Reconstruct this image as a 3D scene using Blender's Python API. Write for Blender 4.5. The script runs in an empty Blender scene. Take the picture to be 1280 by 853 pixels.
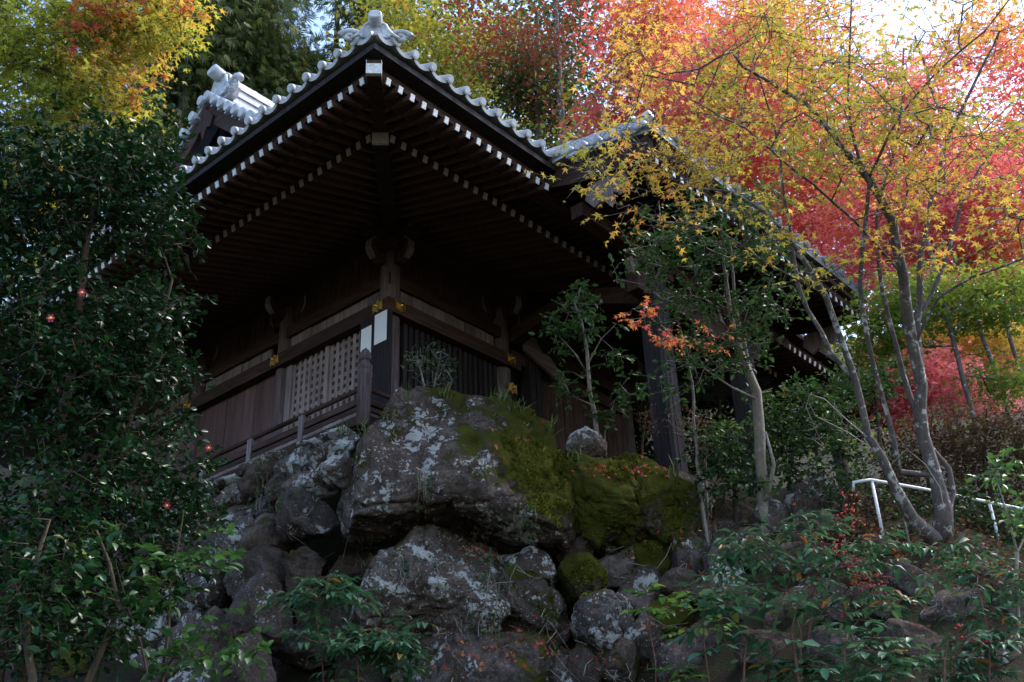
import bpy, bmesh, math, random
import numpy as np
from mathutils import Vector, Matrix

scene = bpy.context.scene
rad = math.radians
col = scene.collection

# ------------------------------------------------------------------ camera
# world: x runs along the front of the hall, y along its side, z up; the hall's corner pillar is at (0, 0)
CAM = np.array([-9.36, -10.433, -6.004])
CR = np.array([[0.664, 0.326, 0.673], [-0.747, 0.331, 0.577], [-0.035, -0.886, 0.463]])
u_, s_, v_ = np.linalg.svd(CR); CR = u_ @ v_          # columns: camera right, down, forward
FPX = 1320.0
cam_data = bpy.data.cameras.new("camera")
cam = bpy.data.objects.new("camera", cam_data); col.objects.link(cam)
cam_data.sensor_width = 36.0; cam_data.lens = FPX / 1280.0 * 36.0
cam_data.clip_end = 2000.0
mw = Matrix.Identity(4)
for i in range(3):
    mw[i][0] = CR[i, 0]; mw[i][1] = -CR[i, 1]; mw[i][2] = -CR[i, 2]; mw[i][3] = CAM[i]
cam.matrix_world = mw
scene.camera = cam

# ------------------------------------------------------------------ light
SUN_ELEV, SUN_AZ = rad(54), rad(120)          # azimuth from +y towards +x
world = bpy.data.worlds.new("World"); scene.world = world; world.use_nodes = True
wn = world.node_tree.nodes; wl = world.node_tree.links
bg = wn["Background"]
sky = wn.new("ShaderNodeTexSky"); sky.sky_type = 'NISHITA'; sky.sun_disc = False
sky.sun_elevation = SUN_ELEV; sky.sun_rotation = SUN_AZ
sky.air_density = 1.0; sky.dust_density = 1.2; sky.ozone_density = 1.0
wl.new(sky.outputs[0], bg.inputs[0]); bg.inputs[1].default_value = 0.15
sun_d = bpy.data.lights.new("sun", 'SUN'); sun_d.energy = 1.7; sun_d.angle = rad(28); sun_d.color = (1.0, 0.94, 0.88)
sun = bpy.data.objects.new("sun", sun_d); col.objects.link(sun)
sd = Vector((math.sin(SUN_AZ) * math.cos(SUN_ELEV), math.cos(SUN_AZ) * math.cos(SUN_ELEV), math.sin(SUN_ELEV)))
sun.rotation_euler = sd.to_track_quat('Z', 'Y').to_euler(); sun.location = sd * 60
scene.view_settings.view_transform = 'Standard'; scene.view_settings.look = 'None'
scene.view_settings.exposure = 1.75; scene.view_settings.gamma = 1.0
scene.view_settings.use_curve_mapping = False
scene.cycles.max_bounces = 6; scene.cycles.diffuse_bounces = 3; scene.cycles.glossy_bounces = 2
scene.cycles.transmission_bounces = 4; scene.cycles.transparent_max_bounces = 4

# ------------------------------------------------------------------ helpers
def at(px, py, d):
    """a point d metres deep along the view direction, at a bearing measured on the photograph"""
    return CAM + CR @ np.array([(px - 640) / FPX, (py - 426.5) / FPX, 1.0]) * d

WMX = {}
def setp(o, p):
    o.parent = p
    o.matrix_parent_inverse = WMX.get(p.name, Matrix.Identity(4)).inverted()
def register(o, m):
    WMX[o.name] = m
def empty(name, loc, label=None, cat=None, group=None):
    o = bpy.data.objects.new(name, None); col.objects.link(o)
    o.location = tuple(float(c) for c in loc); o.empty_display_size = 0.2
    register(o, Matrix.Translation(o.location))
    tag(o, label, cat, group)
    return o
def tag(o, label=None, cat=None, group=None, kind=None):
    if label: o["label"] = label
    if cat: o["category"] = cat
    if group: o["group"] = group
    if kind: o["kind"] = kind
    return o
def obj(name, mesh, parent=None, mat=None, m=None):
    o = bpy.data.objects.new(name, mesh); col.objects.link(o)
    if mat is not None and len(mesh.materials) == 0: mesh.materials.append(mat)
    if parent is not None: setp(o, parent)
    if m is not None: o.matrix_basis = m
    register(o, m if m is not None else Matrix.Identity(4))
    return o

def unit(v):
    v = np.asarray(v, float); n = np.linalg.norm(v)
    return v / n if n > 1e-9 else np.array([0, 0, 1.0])

class MB:
    def __init__(self): self.v = []; self.f = []; self.sm = []
    def add(self, vs, fs, smooth=False):
        b = len(self.v); self.v += [tuple(float(c) for c in p) for p in vs]
        self.f += [tuple(b + i for i in f) for f in fs]; self.sm += [smooth] * len(fs)
        return self
    def box(self, x0, x1, y0, y1, z0, z1):
        vs = [(x, y, z) for z in (z0, z1) for y in (y0, y1) for x in (x0, x1)]
        return self.add(vs, [(0, 2, 3, 1), (4, 5, 7, 6), (0, 1, 5, 4), (2, 6, 7, 3), (0, 4, 6, 2), (1, 3, 7, 5)])
    def beam(self, p0, p1, w, h, up=(0, 0, 1)):
        p0, p1 = np.asarray(p0, float), np.asarray(p1, float)
        d = unit(p1 - p0); s = unit(np.cross(d, up)); t = np.cross(s, d)
        vs = []
        for p in (p0, p1):
            for a, b in ((-1, -1), (1, -1), (1, 1), (-1, 1)):
                vs.append(p + s * a * w / 2 + t * b * h / 2)
        return self.add(vs, [(3, 2, 1, 0), (4, 5, 6, 7), (0, 1, 5, 4), (1, 2, 6, 5), (2, 3, 7, 6), (3, 0, 4, 7)])
    def tube(self, pts, rs, n=8, cap=True, smooth=True):
        pts = [np.asarray(p, float) for p in pts]
        if np.isscalar(rs): rs = [rs] * len(pts)
        vs = []; fs = []
        ref = None
        for i, p in enumerate(pts):
            a = pts[max(i - 1, 0)]; b = pts[min(i + 1, len(pts) - 1)]
            d = unit(b - a)
            if ref is None:
                ref = np.cross(d, (0, 0, 1.0))
                if np.linalg.norm(ref) < 0.1: ref = np.cross(d, (0, 1.0, 0))
            s = unit(ref - d * (ref @ d)); t = np.cross(d, s); ref = s
            for k in range(n):
                an = 2 * math.pi * k / n
                vs.append(p + (s * math.cos(an) + t * math.sin(an)) * rs[i])
        for i in range(len(pts) - 1):
            for k in range(n):
                k2 = (k + 1) % n
                fs.append((i * n + k, i * n + k2, (i + 1) * n + k2, (i + 1) * n + k))
        self.add(vs, fs, smooth)
        if cap:
            b = len(self.v) - len(vs)
            self.f.append(tuple(b + k for k in reversed(range(n)))); self.sm.append(False)
            self.f.append(tuple(b + (len(pts) - 1) * n + k for k in range(n))); self.sm.append(False)
        return self
    def lathe(self, prof, c=(0, 0, 0), n=16):
        return self.tube([(c[0], c[1], c[2] + z) for r, z in prof], [r for r, z in prof], n)
    def prism(self, poly, org, ax, ay, az, t):
        """poly in the (ax, ay) plane through org, thickness t along az"""
        org, ax, ay, az = (np.asarray(a, float) for a in (org, ax, ay, az))
        n = len(poly)
        vs = [org + ax * p[0] + ay * p[1] for p in poly] + [org + ax * p[0] + ay * p[1] + az * t for p in poly]
        fs = [tuple(range(n)), tuple(reversed(range(n, 2 * n)))]
        fs += [(i, n + i, n + (i + 1) % n, (i + 1) % n) for i in range(n)]
        return self.add(vs, fs)
    def mesh(self, name, mats=None):
        me = bpy.data.meshes.new(name); me.from_pydata(self.v, [], self.f)
        me.polygons.foreach_set("use_smooth", self.sm)
        if mats is not None: me.materials.append(mats)
        me.update()
        bm = bmesh.new(); bm.from_mesh(me); bmesh.ops.recalc_face_normals(bm, faces=bm.faces); bm.to_mesh(me); bm.free()
        return me
    def build(self, name, mat, parent=None):
        return obj(name, self.mesh(name), parent, mat)

# value noise, vectorised
def vnoise(P, seed=0):
    P = np.asarray(P, float); I = np.floor(P).astype(np.int64); F = P - I
    F = F * F * (3 - 2 * F); out = 0
    for dx in (0, 1):
        for dy in (0, 1):
            for dz in (0, 1):
                h = (I[:, 0] + dx) * 374761393 + (I[:, 1] + dy) * 668265263 + (I[:, 2] + dz) * 2147483647 + seed * 974711
                h = (h ^ (h >> 13)) * 1274126177; h = (h ^ (h >> 16)) & 0xffff
                w = (F[:, 0] if dx else 1 - F[:, 0]) * (F[:, 1] if dy else 1 - F[:, 1]) * (F[:, 2] if dz else 1 - F[:, 2])
                out = out + w * (h / 65535.0)
    return out
def fbm(P, seed=0, o=4, gain=0.5):
    a = 1; t = 0; s = 0
    for k in range(o):
        t = t + a * (vnoise(np.asarray(P) * 2 ** k, seed + k * 17) - 0.5); s += a; a *= gain
    return t / s * 2

# ------------------------------------------------------------------ materials
class NM:
    def __init__(self, name):
        self.m = bpy.data.materials.new(name); self.m.use_nodes = True
        self.n = self.m.node_tree.nodes; self.l = self.m.node_tree.links
        self.b = self.n["Principled BSDF"]; self.out = self.n["Material Output"]
    def new(self, t, **kw):
        x = self.n.new(t)
        for k, v in kw.items(): setattr(x, k, v)
        return x
    def link(self, a, b): self.l.new(a, b)
    def coord(self, scale=(1, 1, 1), kind="Object"):
        tc = self.new("ShaderNodeTexCoord"); mp = self.new("ShaderNodeMapping")
        mp.inputs["Scale"].default_value = scale; self.link(tc.outputs[kind], mp.inputs[0]); return mp.outputs[0]
    def noise(self, vec, scale, detail=6, rough=0.6, dist=0.0):
        x = self.new("ShaderNodeTexNoise"); x.inputs["Scale"].default_value = scale
        x.inputs["Detail"].default_value = detail; x.inputs["Roughness"].default_value = rough
        x.inputs["Distortion"].default_value = dist; self.link(vec, x.inputs["Vector"]); return x.outputs["Fac"]
    def ramp(self, fac, stops, interp='LINEAR'):
        r = self.new("ShaderNodeValToRGB"); r.color_ramp.interpolation = interp
        e = r.color_ramp.elements
        while len(e) < len(stops): e.new(0.5)
        for q, (p, c) in zip(e, stops):
            q.position = p; q.color = (*c, 1) if len(c) == 3 else c
        self.link(fac, r.inputs[0]); return r.outputs[0]
    def mix(self, fac, a, b, mode='MIX'):
        x = self.new("ShaderNodeMix", data_type='RGBA', blend_type=mode)
        for s, v in ((x.inputs[0], fac), (x.inputs[6], a), (x.inputs[7], b)):
            if hasattr(v, 'links'): self.link(v, s)
            elif isinstance(v, (int, float)): s.default_value = v
            else: s.default_value = (*v, 1)
        return x.outputs[2]
    def math(self, op, a, b=0.0):
        x = self.new("ShaderNodeMath", operation=op)
        for s, v in ((x.inputs[0], a), (x.inputs[1], b)):
            if hasattr(v, 'links'): self.link(v, s)
            else: s.default_value = v
        return x.outputs[0]
    def bump(self, h, strength=0.5, dist=0.02):
        x = self.new("ShaderNodeBump"); x.inputs["Strength"].default_value = strength; x.inputs["Distance"].default_value = dist
        self.link(h, x.inputs["Height"]); self.link(x.outputs[0], self.b.inputs["Normal"])
    def base(self, c):
        if hasattr(c, 'links'): self.link(c, self.b.inputs["Base Color"])
        else: self.b.inputs["Base Color"].default_value = (*c, 1)
    def rough(self, r, spec=0.5):
        if hasattr(r, 'links'): self.link(r, self.b.inputs["Roughness"])
        else: self.b.inputs["Roughness"].default_value = r
        self.b.inputs["Specular IOR Level"].default_value = spec

def wood(name, dark, light, scale, rough=0.75):
    k = NM(name); v = k.coord(scale)
    info = k.new("ShaderNodeObjectInfo")
    n1 = k.noise(v, 3.0, 8, 0.65, 0.4); n2 = k.noise(k.coord(tuple(s * 0.25 + 0.3 for s in scale)), 1.1, 4)
    c = k.ramp(n1, [(0.3, dark), (0.7, light)])
    w = k.math('MULTIPLY_ADD', info.outputs["Random"], 0.5); 
    shade = k.ramp(k.math('ADD', k.math('MULTIPLY', n2, 0.7), k.math('MULTIPLY', info.outputs["Random"], 0.3)), [(0.25, (0.6, 0.57, 0.55)), (0.75, (1.25, 1.22, 1.25))])
    k.base(k.mix(1.0, c, shade, 'MULTIPLY')); k.rough(rough, 0.12); k.bump(n1, 0.6, 0.01)
    return k.m
BR_D, BR_L = (0.02, 0.011, 0.009), (0.085, 0.05, 0.042)
GR_D, GR_L = (0.085, 0.07, 0.07), (0.3, 0.25, 0.255)
M_WOOD_Z = wood("brown_wood_upright", BR_D, BR_L, (9, 9, 0.7))
M_WOOD_X = wood("brown_wood_lengthwise", BR_D, BR_L, (0.7, 9, 9))
M_WOOD_Y = wood("brown_wood_sideways", BR_D, BR_L, (9, 0.7, 9))
M_GREY_Z = wood("weathered_wood_upright", GR_D, GR_L, (10, 10, 0.6))
M_GREY_X = wood("weathered_wood_lengthwise", GR_D, GR_L, (0.6, 10, 10))
M_GREY_Y = wood("weathered_wood_sideways", GR_D, GR_L, (10, 0.6, 10))
M_PILLAR = wood("old_pillar_wood", (0.045, 0.033, 0.032), (0.17, 0.13, 0.135), (10, 10, 0.6))
M_PANEL = wood("reddish_panel_wood", (0.07, 0.042, 0.04), (0.145, 0.088, 0.085), (9, 9, 0.35))
M_RAFTER = wood("rafter_wood", (0.055, 0.03, 0.024), (0.17, 0.095, 0.075), (9, 9, 9))
M_LATTICE = wood("silvery_lattice_wood", (0.12, 0.095, 0.09), (0.36, 0.29, 0.28), (10, 10, 0.6))
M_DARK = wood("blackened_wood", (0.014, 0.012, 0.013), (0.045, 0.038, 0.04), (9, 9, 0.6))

def mottled(name, c0, c1, scale=6, rough=0.6, bump=0.3, metal=0.0, spec=0.5):
    k = NM(name); v = k.coord()
    n = k.noise(v, scale, 8, 0.65); k.base(k.ramp(n, [(0.3, c0), (0.7, c1)])); k.rough(rough, spec)
    k.b.inputs["Metallic"].default_value = metal
    if bump: k.bump(k.noise(v, scale * 5, 6), bump, 0.01)
    return k.m
M_WHITE = mottled("aged_white_paint", (0.4, 0.38, 0.37), (0.82, 0.81, 0.8), 22, 0.7, 0.15)
M_CREAM = mottled("worn_pale_paint", (0.3, 0.26, 0.27), (0.58, 0.53, 0.55), 12, 0.75, 0.3)
M_PAPER = mottled("white_paper", (0.74, 0.74, 0.76), (0.8, 0.8, 0.82), 3, 0.6, 0)
M_TILE = mottled("grey_clay_tile", (0.2, 0.215, 0.24), (0.56, 0.58, 0.62), 7, 0.42, 0.25)
M_TILE_DARK = mottled("dark_clay_tile", (0.12, 0.13, 0.15), (0.25, 0.26, 0.29), 4, 0.5, 0.25)
M_GOLD = mottled("gilt_metal", (0.55, 0.33, 0.07), (0.85, 0.58, 0.18), 30, 0.35, 0.2, 1.0)
M_PIPE = mottled("white_pipe_paint", (0.6, 0.6, 0.6), (0.8, 0.8, 0.8), 8, 0.4, 0.05)
M_RED = mottled("red_berry", (0.35, 0.01, 0.01), (0.55, 0.02, 0.02), 20, 0.3, 0)
M_PINK = mottled("pink_petal", (0.5, 0.02, 0.12), (0.65, 0.05, 0.2), 20, 0.5, 0)
M_STAMEN = mottled("yellow_stamen", (0.6, 0.4, 0.05), (0.8, 0.6, 0.1), 20, 0.6, 0)
M_RUST = mottled("red_cloth", (0.22, 0.015, 0.01), (0.35, 0.03, 0.02), 20, 0.8, 0)

def bark(name, c0, c1, lich, amount=0.56):
    k = NM(name); v = k.coord((1, 1, 0.35)); n = k.noise(v, 22, 8, 0.7, 0.6)
    c = k.ramp(n, [(0.3, c0), (0.7, c1)])
    li = k.ramp(k.noise(k.coord(), 9, 5, 0.7), [(amount, (0, 0, 0)), (amount + 0.06, (1, 1, 1))])
    k.base(k.mix(li, c, lich)); k.rough(0.85, 0.3); k.bump(n, 0.7, 0.015); return k.m
M_BARK = bark("grey_maple_bark", (0.05, 0.042, 0.038), (0.16, 0.13, 0.12), (0.42, 0.41, 0.39), 0.55)
M_BARK_D = bark("dark_bark", (0.03, 0.025, 0.02), (0.085, 0.07, 0.06), (0.11, 0.11, 0.09), 0.64)
M_BARK_B = bark("brown_bark", (0.045, 0.03, 0.02), (0.12, 0.085, 0.055), (0.16, 0.14, 0.1), 0.64)
M_TWIG = bark("pale_dry_twig", (0.15, 0.12, 0.1), (0.3, 0.26, 0.22), (0.32, 0.3, 0.26))
M_STEM_R = bark("reddish_stem", (0.07, 0.03, 0.025), (0.15, 0.075, 0.055), (0.12, 0.08, 0.06), 0.7)

def leafmat(name, stops, trans=0.4, rough=0.5, spec=0.4, tint=1.25):
    k = NM(name); a = k.new("ShaderNodeAttribute", attribute_name="tone")
    c = k.ramp(a.outputs["Fac"], stops); k.base(c); k.rough(rough, spec)
    tr = k.new("ShaderNodeBsdfTranslucent"); mx = k.new("ShaderNodeMixShader"); mx.inputs[0].default_value = trans
    k.link(k.mix(1.0, c, (tint, tint, tint * 0.8), 'MULTIPLY'), tr.inputs[0])
    k.link(k.b.outputs[0], mx.inputs[1]); k.link(tr.outputs[0], mx.inputs[2]); k.link(mx.outputs[0], k.out.inputs[0])
    return k.m
GREENS = [(0.0, (0.012, 0.03, 0.012)), (0.5, (0.025, 0.062, 0.022)), (1.0, (0.06, 0.12, 0.03))]
L_CAM = leafmat("glossy_dark_leaf", [(0, (0.004, 0.02, 0.006)), (0.6, (0.010, 0.045, 0.012)), (0.9, (0.028, 0.09, 0.018)), (1, (0.12, 0.15, 0.03))], 0.12, 0.3, 0.28)
L_EVER = leafmat("evergreen_leaf", [(0, (0.014, 0.035, 0.012)), (0.6, (0.035, 0.085, 0.025)), (1, (0.09, 0.16, 0.04))], 0.3, 0.4, 0.2)
L_NAND = leafmat("bluish_green_leaf", [(0, (0.02, 0.065, 0.035)), (0.55, (0.055, 0.145, 0.08)), (0.9, (0.13, 0.23, 0.12)), (0.97, (0.2, 0.2, 0.05)), (1, (0.3, 0.12, 0.03))], 0.25, 0.35, 0.25)
L_YOUNG = leafmat("mid_green_leaf", [(0, (0.025, 0.07, 0.02)), (0.6, (0.06, 0.15, 0.04)), (1, (0.16, 0.24, 0.05))], 0.35, 0.35, 0.5)
L_MAPLE = leafmat("golden_maple_leaf", [(0.0, (0.34, 0.33, 0.06)), (0.22, (0.55, 0.41, 0.08)), (0.46, (0.66, 0.38, 0.08)), (0.66, (0.66, 0.27, 0.09)), (0.84, (0.52, 0.12, 0.09)), (1, (0.46, 0.06, 0.09))], 0.5, 0.5, 0.3)
L_MAPLE_YG = leafmat("lime_maple_leaf", [(0.0, (0.17, 0.23, 0.035)), (0.4, (0.38, 0.40, 0.06)), (0.6, (0.52, 0.40, 0.07)), (0.78, (0.54, 0.23, 0.06)), (0.92, (0.48, 0.08, 0.05)), (1, (0.45, 0.04, 0.09))], 0.5, 0.5, 0.3)
L_MAPLE_R = leafmat("crimson_maple_leaf", [(0.0, (0.6, 0.4, 0.09)), (0.25, (0.64, 0.22, 0.09)), (0.55, (0.6, 0.1, 0.11)), (1.0, (0.72, 0.26, 0.3))], 0.5, 0.5, 0.3)
L_MAPLE_G = leafmat("green_maple_leaf", [(0.0, (0.08, 0.15, 0.025)), (0.6, (0.18, 0.25, 0.04)), (1.0, (0.42, 0.36, 0.06))], 0.5, 0.5, 0.3)
L_BGGREEN = leafmat("far_yellow_green_leaf", [(0.0, (0.07, 0.12, 0.025)), (0.5, (0.2, 0.24, 0.035)), (0.85, (0.4, 0.32, 0.05)), (1, (0.35, 0.05, 0.04))], 0.45, 0.5, 0.3)
L_BGRED = leafmat("far_dark_red_leaf", [(0.0, (0.05, 0.09, 0.03)), (0.35, (0.2, 0.06, 0.03)), (0.7, (0.3, 0.025, 0.025)), (1, (0.45, 0.05, 0.05))], 0.4, 0.5, 0.3)
L_CEDAR = leafmat("cedar_needles", [(0, (0.025, 0.045, 0.015)), (0.6, (0.07, 0.105, 0.03)), (1, (0.17, 0.19, 0.045))], 0.3, 0.6, 0.3)
L_DRY = leafmat("dry_brown_leaf", [(0, (0.05, 0.028, 0.018)), (0.6, (0.12, 0.065, 0.04)), (0.9, (0.12, 0.11, 0.03)), (1, (0.1, 0.14, 0.03))], 0.3, 0.7, 0.2)
L_FALL = leafmat("fallen_leaf", [(0, (0.3, 0.03, 0.03)), (0.5, (0.4, 0.09, 0.05)), (1, (0.4, 0.2, 0.08))], 0.2, 0.7, 0.2)
L_MOSS = leafmat("moss_shoot", [(0, (0.03, 0.032, 0.006)), (0.5, (0.085, 0.095, 0.012)), (1, (0.2, 0.2, 0.03))], 0.3, 0.8, 0.1)
L_GRASS = leafmat("grass_blade", [(0, (0.05, 0.09, 0.02)), (0.6, (0.1, 0.15, 0.03)), (1, (0.25, 0.22, 0.1))], 0.3, 0.5, 0.3)

def rockmat(name, moss, lichen, pale=0.0, mossdir=(0, 0, 1), grad=None):
    """moss and lichen: how much of the surface they take, 0..1"""
    k = NM(name); geo = k.new("ShaderNodeNewGeometry"); P = geo.outputs["Position"]
    def nz(scale, d=6, r=0.6, dist=0.0): return k.noise(P, scale, d, r, dist)
    big = nz(1.6, 5, 0.6, 0.3); mid = nz(7, 8, 0.7); fine = nz(34, 8, 0.75); speck = nz(90, 4, 0.7)
    c = k.ramp(mid, [(0.3, (0.05 + pale * 0.1, 0.044 + pale * 0.1, 0.042 + pale * 0.1)), (0.48, (0.175 + pale * 0.15, 0.142 + pale * 0.15, 0.125 + pale * 0.14)), (0.7, (0.34 + pale * 0.15, 0.285 + pale * 0.15, 0.255 + pale * 0.15))])
    c = k.mix(k.ramp(big, [(0.42, (0, 0, 0)), (0.62, (0.75,) * 3)]), c, k.mix(fine, (0.05, 0.036, 0.03), (0.2, 0.145, 0.115)))
    c = k.mix(k.ramp(fine, [(0.3, (0.8,) * 3), (0.62, (0, 0, 0))]), c, (0.022, 0.02, 0.02))
    oj = k.new("ShaderNodeObjectInfo"); c = k.mix(1.0, c, k.ramp(oj.outputs["Random"], [(0.0, (0.7, 0.66, 0.64)), (0.4, (1.1, 1.0, 0.95)), (0.7, (0.85, 0.88, 0.92)), (1.0, (1.25, 1.15, 1.1))]), 'MULTIPLY')
    # lichen: crusty blotches broken up by finer noise
    vor = k.new("ShaderNodeTexVoronoi"); vor.inputs["Scale"].default_value = 13.0; vor.inputs["Randomness"].default_value = 1.0
    wob = k.new("ShaderNodeVectorMath", operation='ADD'); k.link(P, wob.inputs[0])
    nv = k.new("ShaderNodeTexNoise"); nv.inputs["Scale"].default_value = 9; nv.inputs["Detail"].default_value = 6; k.link(P, nv.inputs["Vector"])
    sc = k.new("ShaderNodeVectorMath", operation='SCALE'); sc.inputs[3].default_value = 0.25; k.link(nv.outputs["Color"], sc.inputs[0])
    k.link(sc.outputs[0], wob.inputs[1]); k.link(wob.outputs[0], vor.inputs["Vector"])
    cell = k.math('SUBTRACT', 0.38 , vor.outputs["Distance"])
    patch = k.math('ADD', k.math('MULTIPLY', k.math('SUBTRACT', nz(2.3, 4, 0.6, 0.6), 0.70 - lichen * 0.27), 4.2), k.math('MULTIPLY', cell, 1.1))
    patch = k.math('ADD', patch, k.math('MULTIPLY', k.math('SUBTRACT', fine, 0.5), 1.7))
    v2 = k.new("ShaderNodeTexVoronoi"); v2.inputs["Scale"].default_value = 24.0; k.link(wob.outputs[0], v2.inputs["Vector"])
    sx = k.new("ShaderNodeSeparateColor"); k.link(v2.outputs["Color"], sx.inputs[0])
    spot = k.math('SUBTRACT', k.math('MULTIPLY', k.math('SUBTRACT', sx.outputs[0], 0.86 - 0.3 * lichen), 0.55), k.math('SUBTRACT', v2.outputs["Distance"], 0.2))
    spot = k.math('ADD', k.math('MULTIPLY', spot, 1.6), k.math('MULTIPLY', k.math('SUBTRACT', fine, 0.55), 1.1))
    patch = k.math('MAXIMUM', k.math('SUBTRACT', patch, 0.16), k.math('SUBTRACT', spot, 0.1))
    oi = k.new("ShaderNodeObjectInfo"); patch = k.math('ADD', patch, k.math('MULTIPLY', k.math('SUBTRACT', oi.outputs["Random"], 0.6), 0.5 if lichen < .7 else 0.0))
    lm = k.ramp(patch, [(0.02, (0, 0, 0)), (0.15, (1, 1, 1))])
    lc = k.ramp(speck, [(0.3, (0.36, 0.36, 0.35)), (0.7, (0.74, 0.73, 0.7))])
    c = k.mix(lm, c, lc)
    # moss: on what faces up, torn by noise
    dot = k.new("ShaderNodeVectorMath", operation='DOT_PRODUCT'); k.link(geo.outputs["Normal"], dot.inputs[0]); dot.inputs[1].default_value = tuple(unit(mossdir))
    mm = k.math('ADD', k.math('MULTIPLY', dot.outputs["Value"], 0.55), k.math('MULTIPLY', k.math('SUBTRACT', nz(1.9, 6, 0.65, 0.4), 0.5), 3.0))
    mm = k.math('ADD', mm, k.math('MULTIPLY', k.math('SUBTRACT', fine, 0.5), 0.9))
    mm = k.math('ADD', mm, moss * 1.9 - 1.25)
    if grad is not None:          # moss thickens along one direction across the stone
        org, gdir, gain = grad; dv = k.new("ShaderNodeVectorMath", operation='SUBTRACT'); k.link(P, dv.inputs[0]); dv.inputs[1].default_value = tuple(org)
        dd = k.new("ShaderNodeVectorMath", operation='DOT_PRODUCT'); k.link(dv.outputs[0], dd.inputs[0]); dd.inputs[1].default_value = tuple(gdir)
        mm = k.math('ADD', mm, k.math('MULTIPLY', dd.outputs["Value"], gain))
    mk = k.ramp(mm, [(0.0, (0, 0, 0)), (0.22, (1, 1, 1))])
    mc = k.mix(nz(4, 5), k.mix(speck, (0.02, 0.02, 0.004), (0.075, 0.06, 0.014)), k.mix(speck, (0.07, 0.085, 0.008), (0.2, 0.21, 0.026)))
    k.base(k.mix(mk, c, mc)); k.rough(0.9, 0.1)
    h = k.math('ADD', k.math('MULTIPLY', mid, 0.8), k.math('ADD', k.math('MULTIPLY', fine, 0.45), k.math('MULTIPLY', k.math('MULTIPLY', speck, mk), 0.5)))
    h = k.math('ADD', h, k.math('MULTIPLY', lm, 0.05))
    k.bump(h, 1.0, 0.11)
    return k.m
R_MOSS = rockmat("mossy_stone", 0.98, 0.25)
R_BIG = rockmat("lichen_boulder_stone", 0.62, 0.74, grad=(at(612, 590, 13.4), unit([CR[0, 0], CR[1, 0], 0.35]), 0.75))
R_HALF = rockmat("half_mossy_stone", 0.62, 0.6, mossdir=(0.5, -0.3, 0.8))
R_GREY = rockmat("grey_lichen_stone", 0.4, 0.68)
R_PALE = rockmat("pale_lichen_stone", 0.2, 0.95, 0.35)
R_DARK = rockmat("dark_wall_stone", 0.36, 0.3)
R_BROWN = rockmat("bare_brown_stone", 0.1, 0.1, 0.12)

kk = NM("leaf_littered_soil"); v_ = kk.coord()
g1 = kk.noise(v_, 3, 8, 0.7); g2 = kk.noise(v_, 30, 6, 0.7)
kk.base(kk.mix(kk.ramp(g1, [(0.4, (0, 0, 0)), (0.65, (1, 1, 1))]), kk.ramp(g2, [(0.3, (0.012, 0.008, 0.006)), (0.7, (0.04, 0.025, 0.017))]), kk.ramp(g2, [(0.3, (0.015, 0.02, 0.008)), (0.7, (0.05, 0.06, 0.018))])))
kk.rough(0.95, 0.2); kk.bump(g2, 1.0, 0.05); M_SOIL = kk.m

# ------------------------------------------------------------------ terrain
PT = [tuple(p) for p in (
    at(640, 880, 11.8), at(600, 800, 12.8), at(560, 650, 14.4), at(500, 880, 11.8), at(780, 760, 12.6), at(760, 640, 13.8), at(880, 650, 13.3),
    at(1165, 672, 10.5), at(1090, 655, 11.6), at(1245, 672, 11.2), at(950, 662, 12.5), at(1280, 900, 8.2), at(1050, 880, 9.0), at(880, 890, 10.0), at(1000, 760, 10.8),
    at(1200, 640, 13), at(330, 800, 13.6), at(100, 900, 9.2), at(150, 800, 12.6), at(-200, 880, 9.5), at(-150, 760, 14), at(1450, 720, 11), at(1400, 880, 8.5))]
PT += [(-9.36, -10.43, -7.6), (-12, -13, -8.0), (-6, -13, -7.6), (-13, -8, -7.4), (-6.6, -7.6, -6.3), (0, -14, -6.2), (-12, -1, -5.2),
       (2.08, -3.35, -1.25), (4.2, -3.35, -1.2), (3, -0.8, -0.75), (0.6, -0.4, -0.7), (6, 0, -0.7), (0, 10, -0.7), (6, 10, -0.7), (-0.7, 1.5, -0.7), (-0.8, 4, -0.7), (-0.8, 8, -0.7), (3, 5, -0.7), (7.5, 5, -0.6),
       (-3.2, 4, -3.0), (-3.5, 8, -2.8), (9, -4, -0.6), (14, 4, 2.0), (3, 18, 4), (12, 17, 7), (25, 10, 10), (20, -5, 3), (30, -12, 7), (-10, 20, 2), (-22, 8, -3),
       (40, 30, 25), (70, 55, 45), (20, 45, 22), (55, 0, 20), (-10, 50, 16), (0, -25, -7.5), (20, -25, -2), (45, -30, 8), (-30, -20, -9), (-40, 30, 4), (80, -10, 30), (10, -12, -2.2)]
PT = np.array(PT, float)
def tps_k(r): return np.where(r > 1e-9, r * r * np.log(np.maximum(r, 1e-9)), 0.0)
def tps_fit(P):
    n = len(P); A = np.zeros((n + 3, n + 3))
    D = np.linalg.norm(P[:, None, :2] - P[None, :, :2], axis=2)
    A[:n, :n] = tps_k(D) + np.eye(n) * 0.15
    A[:n, n] = 1; A[:n, n + 1:] = P[:, :2]; A[n, :n] = 1; A[n + 1:, :n] = P[:, :2].T
    return np.linalg.solve(A, np.concatenate([P[:, 2], [0, 0, 0]]))
TW = tps_fit(PT)
def ground(X, Y):
    X = np.atleast_1d(np.asarray(X, float)); Y = np.atleast_1d(np.asarray(Y, float))
    D = np.sqrt((X[:, None] - PT[None, :, 0]) ** 2 + (Y[:, None] - PT[None, :, 1]) ** 2)
    return tps_k(D) @ TW[:len(PT)] + TW[-3] + TW[-2] * X + TW[-1] * Y
def gz(x, y): return float(ground(x, y)[0])
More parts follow.
